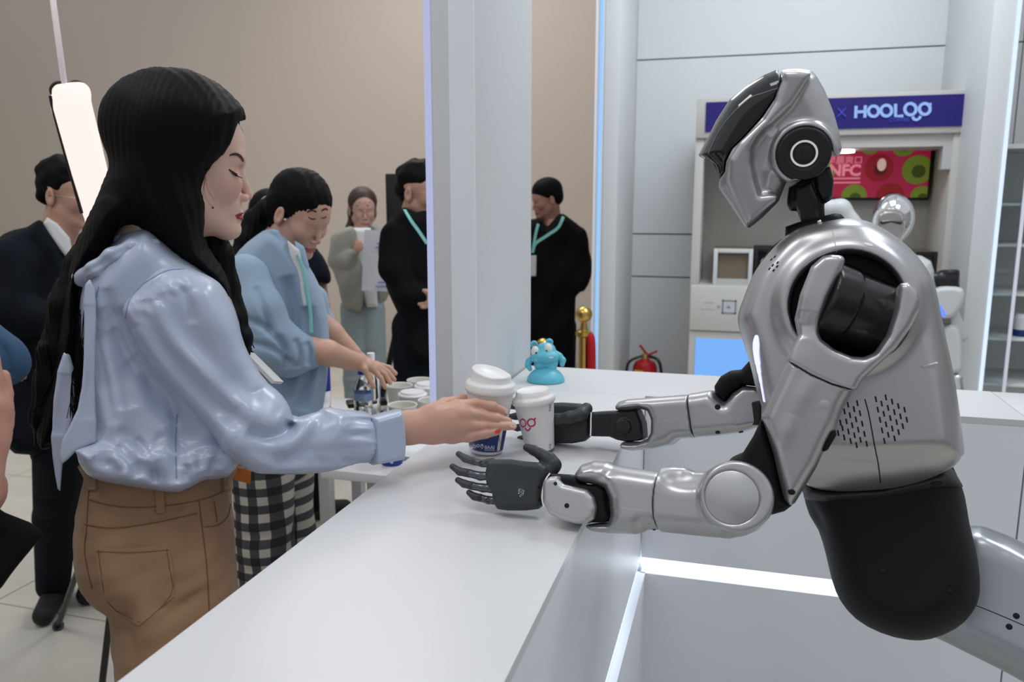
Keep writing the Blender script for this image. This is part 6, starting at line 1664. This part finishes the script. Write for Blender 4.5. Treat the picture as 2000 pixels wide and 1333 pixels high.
s.poly([(-160, 860), (-40, 950), (0, 1000), (60, 1022), (84, 1042), (60, 1075), (0, 1150), (-80, 1200), (-200, 1200), (-260, 1000)], .02, .06, .012, .05, sm=0); s.noise(.002, 30, 5); s.mesh('black_sleeve', M_blackc, mp)
c_ = S(-140, 900, D, .008); c_.chain([(q+V3(0, 0, .05), .10), (V3(q[0], q[1], 1.0), .13), (V3(q[0], q[1], .8), .13)], 0, kk=.04); c_.mesh('black_coat', M_blackc, mp)
c_ = S(-140, 900, D, .008)
for dx in (-.08, .08): c_.chain([(V3(q[0]+dx, q[1], .85), .095), (V3(q[0]+dx, q[1], .1), .06)], .03)
c_.mesh('black_trousers', M_blackt, mp); shoes([V3(q[0]-.08, q[1], 0), V3(q[0]+.08, q[1], 0)], mp, V3(0, 1, 0))
# blue denim sleeve of another bystander
D = 2.0
md = thing('person', 'bystander in a blue denim shirt at the left edge in front of the suited man', 'person', P(-60, 1150, D)*V3(1, 1, 0))
s = S(-60, 700, D, .004); s.pch([(-110, 520, .05, 60), (-90, 640, .0, 60), (-20, 700, -.05, 52), (8, 706, -.05, 48)], 0, kk=.03); s.poly([(-160, 480), (-60, 470), (-20, 560), (-10, 820), (-60, 900), (-200, 900), (-220, 560)], .12, .13, .05, .10, sm=2); s.folds([[(-20, 660, -.12), (10, 690, -.12), (20, 740, -.11)]], .012, .012); s.noise(.003, 26, 7)
s.mesh('denim_shirt', mat('denim_dark', srgb(52, 82, 112), .9, bump=.2, scale=300), md)
s = S(-120, 420, D, .005); hf, hu, hl = headframe(s, .6, -.1, .7); hpx = head_sdf(s, s.O, hf, hu, hl, 1.); s.cone(hpx(-.02, 0, -.05), s.L(-120, 520, .1), .055, .06, .03)
s.pch([(20, 712, -.05, 26), (36, 722, -.04, 20)], 0); hand5(s, (38, 722, -.04), [[(44, 728, -.04), (40, 742, -.04)], [(48, 724, -.02), (47, 738, -.02)], [(36, 732, -.06), (32, 744, -.06)]], 5.5)
b0 = s.build(1); q = S(-120, 420, D, .005).L(-300, 800, .1)
c_ = S(-120, 700, D, .012)
for dx in (-.08, .08): c_.chain([(V3(q[0]+dx, q[1], 1.0), .08), (V3(q[0]+dx, q[1], .08), .04)], .03)
join_meshes('body', [b0, c_.build(1)], M_skin, md, [SKB, SKB])
s = S(-120, 400, D, .005); s.ell(hpx(-.02, 0, .05), (.10, .086, .085), [hf, hl, hu]); s.mesh('hair', M_hair, md)
c_ = S(-140, 900, D, .008)
for dx in (-.08, .08): c_.chain([(V3(q[0]+dx, q[1], .95), .095), (V3(q[0]+dx, q[1], .1), .06)], .03)
c_.mesh('dark_trousers', M_blackt, md); shoes([V3(q[0]-.08, q[1], 0), V3(q[0]+.08, q[1], 0)], md, nrm(V3(.7, .7, 0)))

# ================================================================ SECOND ROBOT
D = 3.55
r2_ = thing('humanoid_robot', 'second robot with a mirror-chrome face and white body standing beyond the counter', 'robot', P(1745, 700, D)*V3(1, 1, 0))
M_chr = mat('mirror_chrome', (.82, .83, .84), .07, 1.); M_rw = mat('robot_white', (.58, .60, .60), .4)
def R2S(v=.003): return S(1745, 430, D, v)
s = R2S(); s.ell(s.L(1744, 428, 0), (.088, .105, .112), [s.M[0], s.M[2], s.M[1]]); s.ell(s.L(1738, 452, -.03), (.062, .075, .085), [s.M[0], s.M[2], s.M[1]], k=.02)
s.poly([(1718, 416), (1740, 410), (1762, 416), (1768, 438), (1762, 465), (1742, 480), (1722, 465), (1714, 438)], -.11, .025, .006, .01, op='-', k=.004, sm=2)
s.mesh('head_shell', M_chr, r2_)
s = R2S(.0025); s.poly([(1717, 418), (1740, 411), (1763, 417), (1767, 438), (1760, 464), (1742, 477), (1723, 464), (1715, 438)], -.075, .014, .01, .012, sm=2); s.mesh('face_plate', mat('face_mirror', (.62, .57, .55), .22, .9), r2_)
s = R2S(.0022); s.pch([(1723, 435, -.092, 4.2), (1741, 432, -.094, 2.4), (1758, 435, -.092, 4.2)], 0); s.mesh('eye_band', M_gbk, r2_)
s = R2S(); s.pch([(1744, 470, .02, 14), (1748, 500, .03, 16)], 0); s.mesh('neck', M_bk, r2_)
s = R2S(.005); s.poly([(1700, 496), (1800, 500), (1824, 530), (1826, 600), (1800, 700), (1690, 700), (1660, 600), (1668, 520)], .03, .11, .05, .09, sm=2); s.pch([(1620, 408, .0, 18), (1642, 408, .0, 18), (1690, 470, .02, 18), (1710, 520, .03, 24)], .02, kk=.02); s.mesh('torso_shell', M_rw, r2_)
s = R2S(.004); s.cyl(s.L(1832, 545, .0), s.L(1870, 548, .0), .036, .01); s.pch([(1806, 545, 0, 12), (1834, 545, 0, 14)], .01); s.cyl(s.L(1856, 527, -.0), s.L(1856, 566, 0), .036, .01, k=.01); s.mesh('shoulder_joint', M_bk, r2_)
s = R2S(.004); s.poly([(1822, 566), (1850, 558), (1880, 564), (1882, 590), (1864, 616), (1840, 622), (1826, 600)], -.01, .05, .02, .035, sm=2); s.mesh('upper_arm', M_rw, r2_)
s = R2S(.003); s.pch([(1833, 600, -.05, 7), (1843, 614, -.05, 6)], 0); s.mesh('blue_light', mat('blue_glow', srgb(90, 120, 250), .4, emit=1.6), r2_)
s = R2S(.004); s.cyl(s.L(1838, 625, 0), s.L(1856, 622, 0), .024, .006); s.mesh('elbow_joint', mat('joint_grey', (.2, .2, .21), .4), r2_)
s = R2S(.004); s.poly([(1842, 640), (1868, 636), (1878, 660), (1880, 710), (1874, 726), (1846, 726), (1836, 690)], 0, .04, .02, .03, sm=2); s.pch([(1858, 620, .03, 16), (1876, 655, .05, 14)], 0); s.mesh('forearm', M_rw, r2_)
s = R2S(.004); s.pch([(1850, 738, 0, 12), (1868, 740, 0, 12), (1872, 768, 0, 10)], 0); s.mesh('wrist', M_chr, r2_)
s = R2S(.004); s.pch([(1852, 742, -.03, 9), (1854, 762, -.03, 8)], 0); s.mesh('hand', M_bk, r2_)
s = R2S(.006); q = s.L(1745, 700, .03); s.chain([(q, .09), (V3(q[0], q[1], .5), .06), (V3(q[0], q[1], .15), .05)], 0); s.mesh('lower_body', M_bk2, r2_)
lathe('base', [(.25, 0), (.25, .10), (.22, .14), (.001, .15)], V3(q[0], q[1], .005), M_rw, r2_, seg=40)

# ================================================================ SUB-PARTS : hang small pieces on the part that carries them
SUB = {'ear_ring': 'ear_disc', 'ear_button': 'ear_disc', 'visor_line': 'visor', 'visor_rim': 'visor', 'shell_seam': 'head_shell', 'torso_seam': 'torso_shell', 'vent_slot': 'torso_shell',
       'side_latch': 'torso_shell', 'chest_light': 'torso_shell', 'chest_slot': 'chest_grille', 'shoulder_mark': 'torso_shell', 'pelvis_seam': 'pelvis', 'leg_seam': 'thigh', 'arm_button': 'upper_arm', 'arm_bumper': 'upper_arm',
       'elbow_cap': 'forearm_rear', 'forearm_seam': 'forearm_front', 'finger_segment': 'palm', 'finger_pin': 'palm', 'knuckle': 'palm', 'hand_mark': 'palm', 'wrist_ring': 'palm', 'fingernail': 'body', 'nail_mark': 'body',
       'eyebrow': 'body', 'eyeliner': 'body', 'eyelash': 'body', 'mole': 'body', 'eye': 'body', 'eyelid_line': 'body', 'earring': 'body', 'sleeve_seam': 'sleeve', 'back_seam': 'blouse', 'side_seam': 'blouse', 'cuff_seam': 'cuff',
       'stitch_line': 'trousers', 'back_pocket': 'trousers', 'belt_loop': 'trousers', 'hair_tie': 'hair', 'glasses_bridge': 'glasses_rim', 'sign_letter': 'sign_band', 'sign_small_text': 'sign_band', 'icon_frame': 'front_panel',
       'icon_inside': 'front_panel', 'icon_arrow': 'front_panel', 'print_arrow': 'front_panel', 'print_line': 'front_panel', 'screen_text': 'screen', 'screen_text_line': 'screen', 'picture_apple': 'screen', 'picture_apple_core': 'screen',
       'picture_shine': 'screen', 'cup_text': 'blue_band', 'cup_mark': 'blue_band', 'cup_strip': 'blue_band', 'face_mark': 'cup_body', 'cup_side_text': 'cup_body', 'pupil': 'eye', 'tooth': 'head', 'ear_inside': 'ear',
       'badge_text': 'card', 'printed_line': 'board', 'leg_lock': 'leg', 'rubber_foot': 'leg', 'stripe': 'pouch', 'cup_logo': 'cup_body', 'lever': 'valve'}
def cen(o):
    a = np.array([c[:] for c in o.bound_box]); return a.mean(0)
import re
st = lambda n: re.sub(r'[.]\d+$', '', n)
kids = {}
for o in list(bpy.data.objects):
    if o.parent is not None and o.parent.type == 'EMPTY': kids.setdefault(o.parent.name, []).append(o)
for pn, l in kids.items():
    hosts = {}
    for o in l: hosts.setdefault(st(o.name), []).append(o)
    moved = set()
    for o in l:
        t = SUB.get(st(o.name))
        if t is None and st(o.name) == 'screw_hole': t = ('pelvis', 'waist_collar', 'thigh', 'upper_arm', 'forearm_rear', 'forearm_front', 'wrist_cover', 'palm')
        if t is None: continue
        cand = [h for n in ((t,) if isinstance(t, str) else t) for h in hosts.get(n, []) if h is not o and not (SUB.get(n) and st(h.name) != 'eye')]
        if not cand: continue
        c = cen(o); best = min(cand, key=lambda h: np.linalg.norm(cen(h)-c))
        if best.name in moved: continue
        if st(o.name) == 'eye' and any(st(x.name) == 'pupil' for x in l): continue
        o.parent = best; moved.add(o.name)
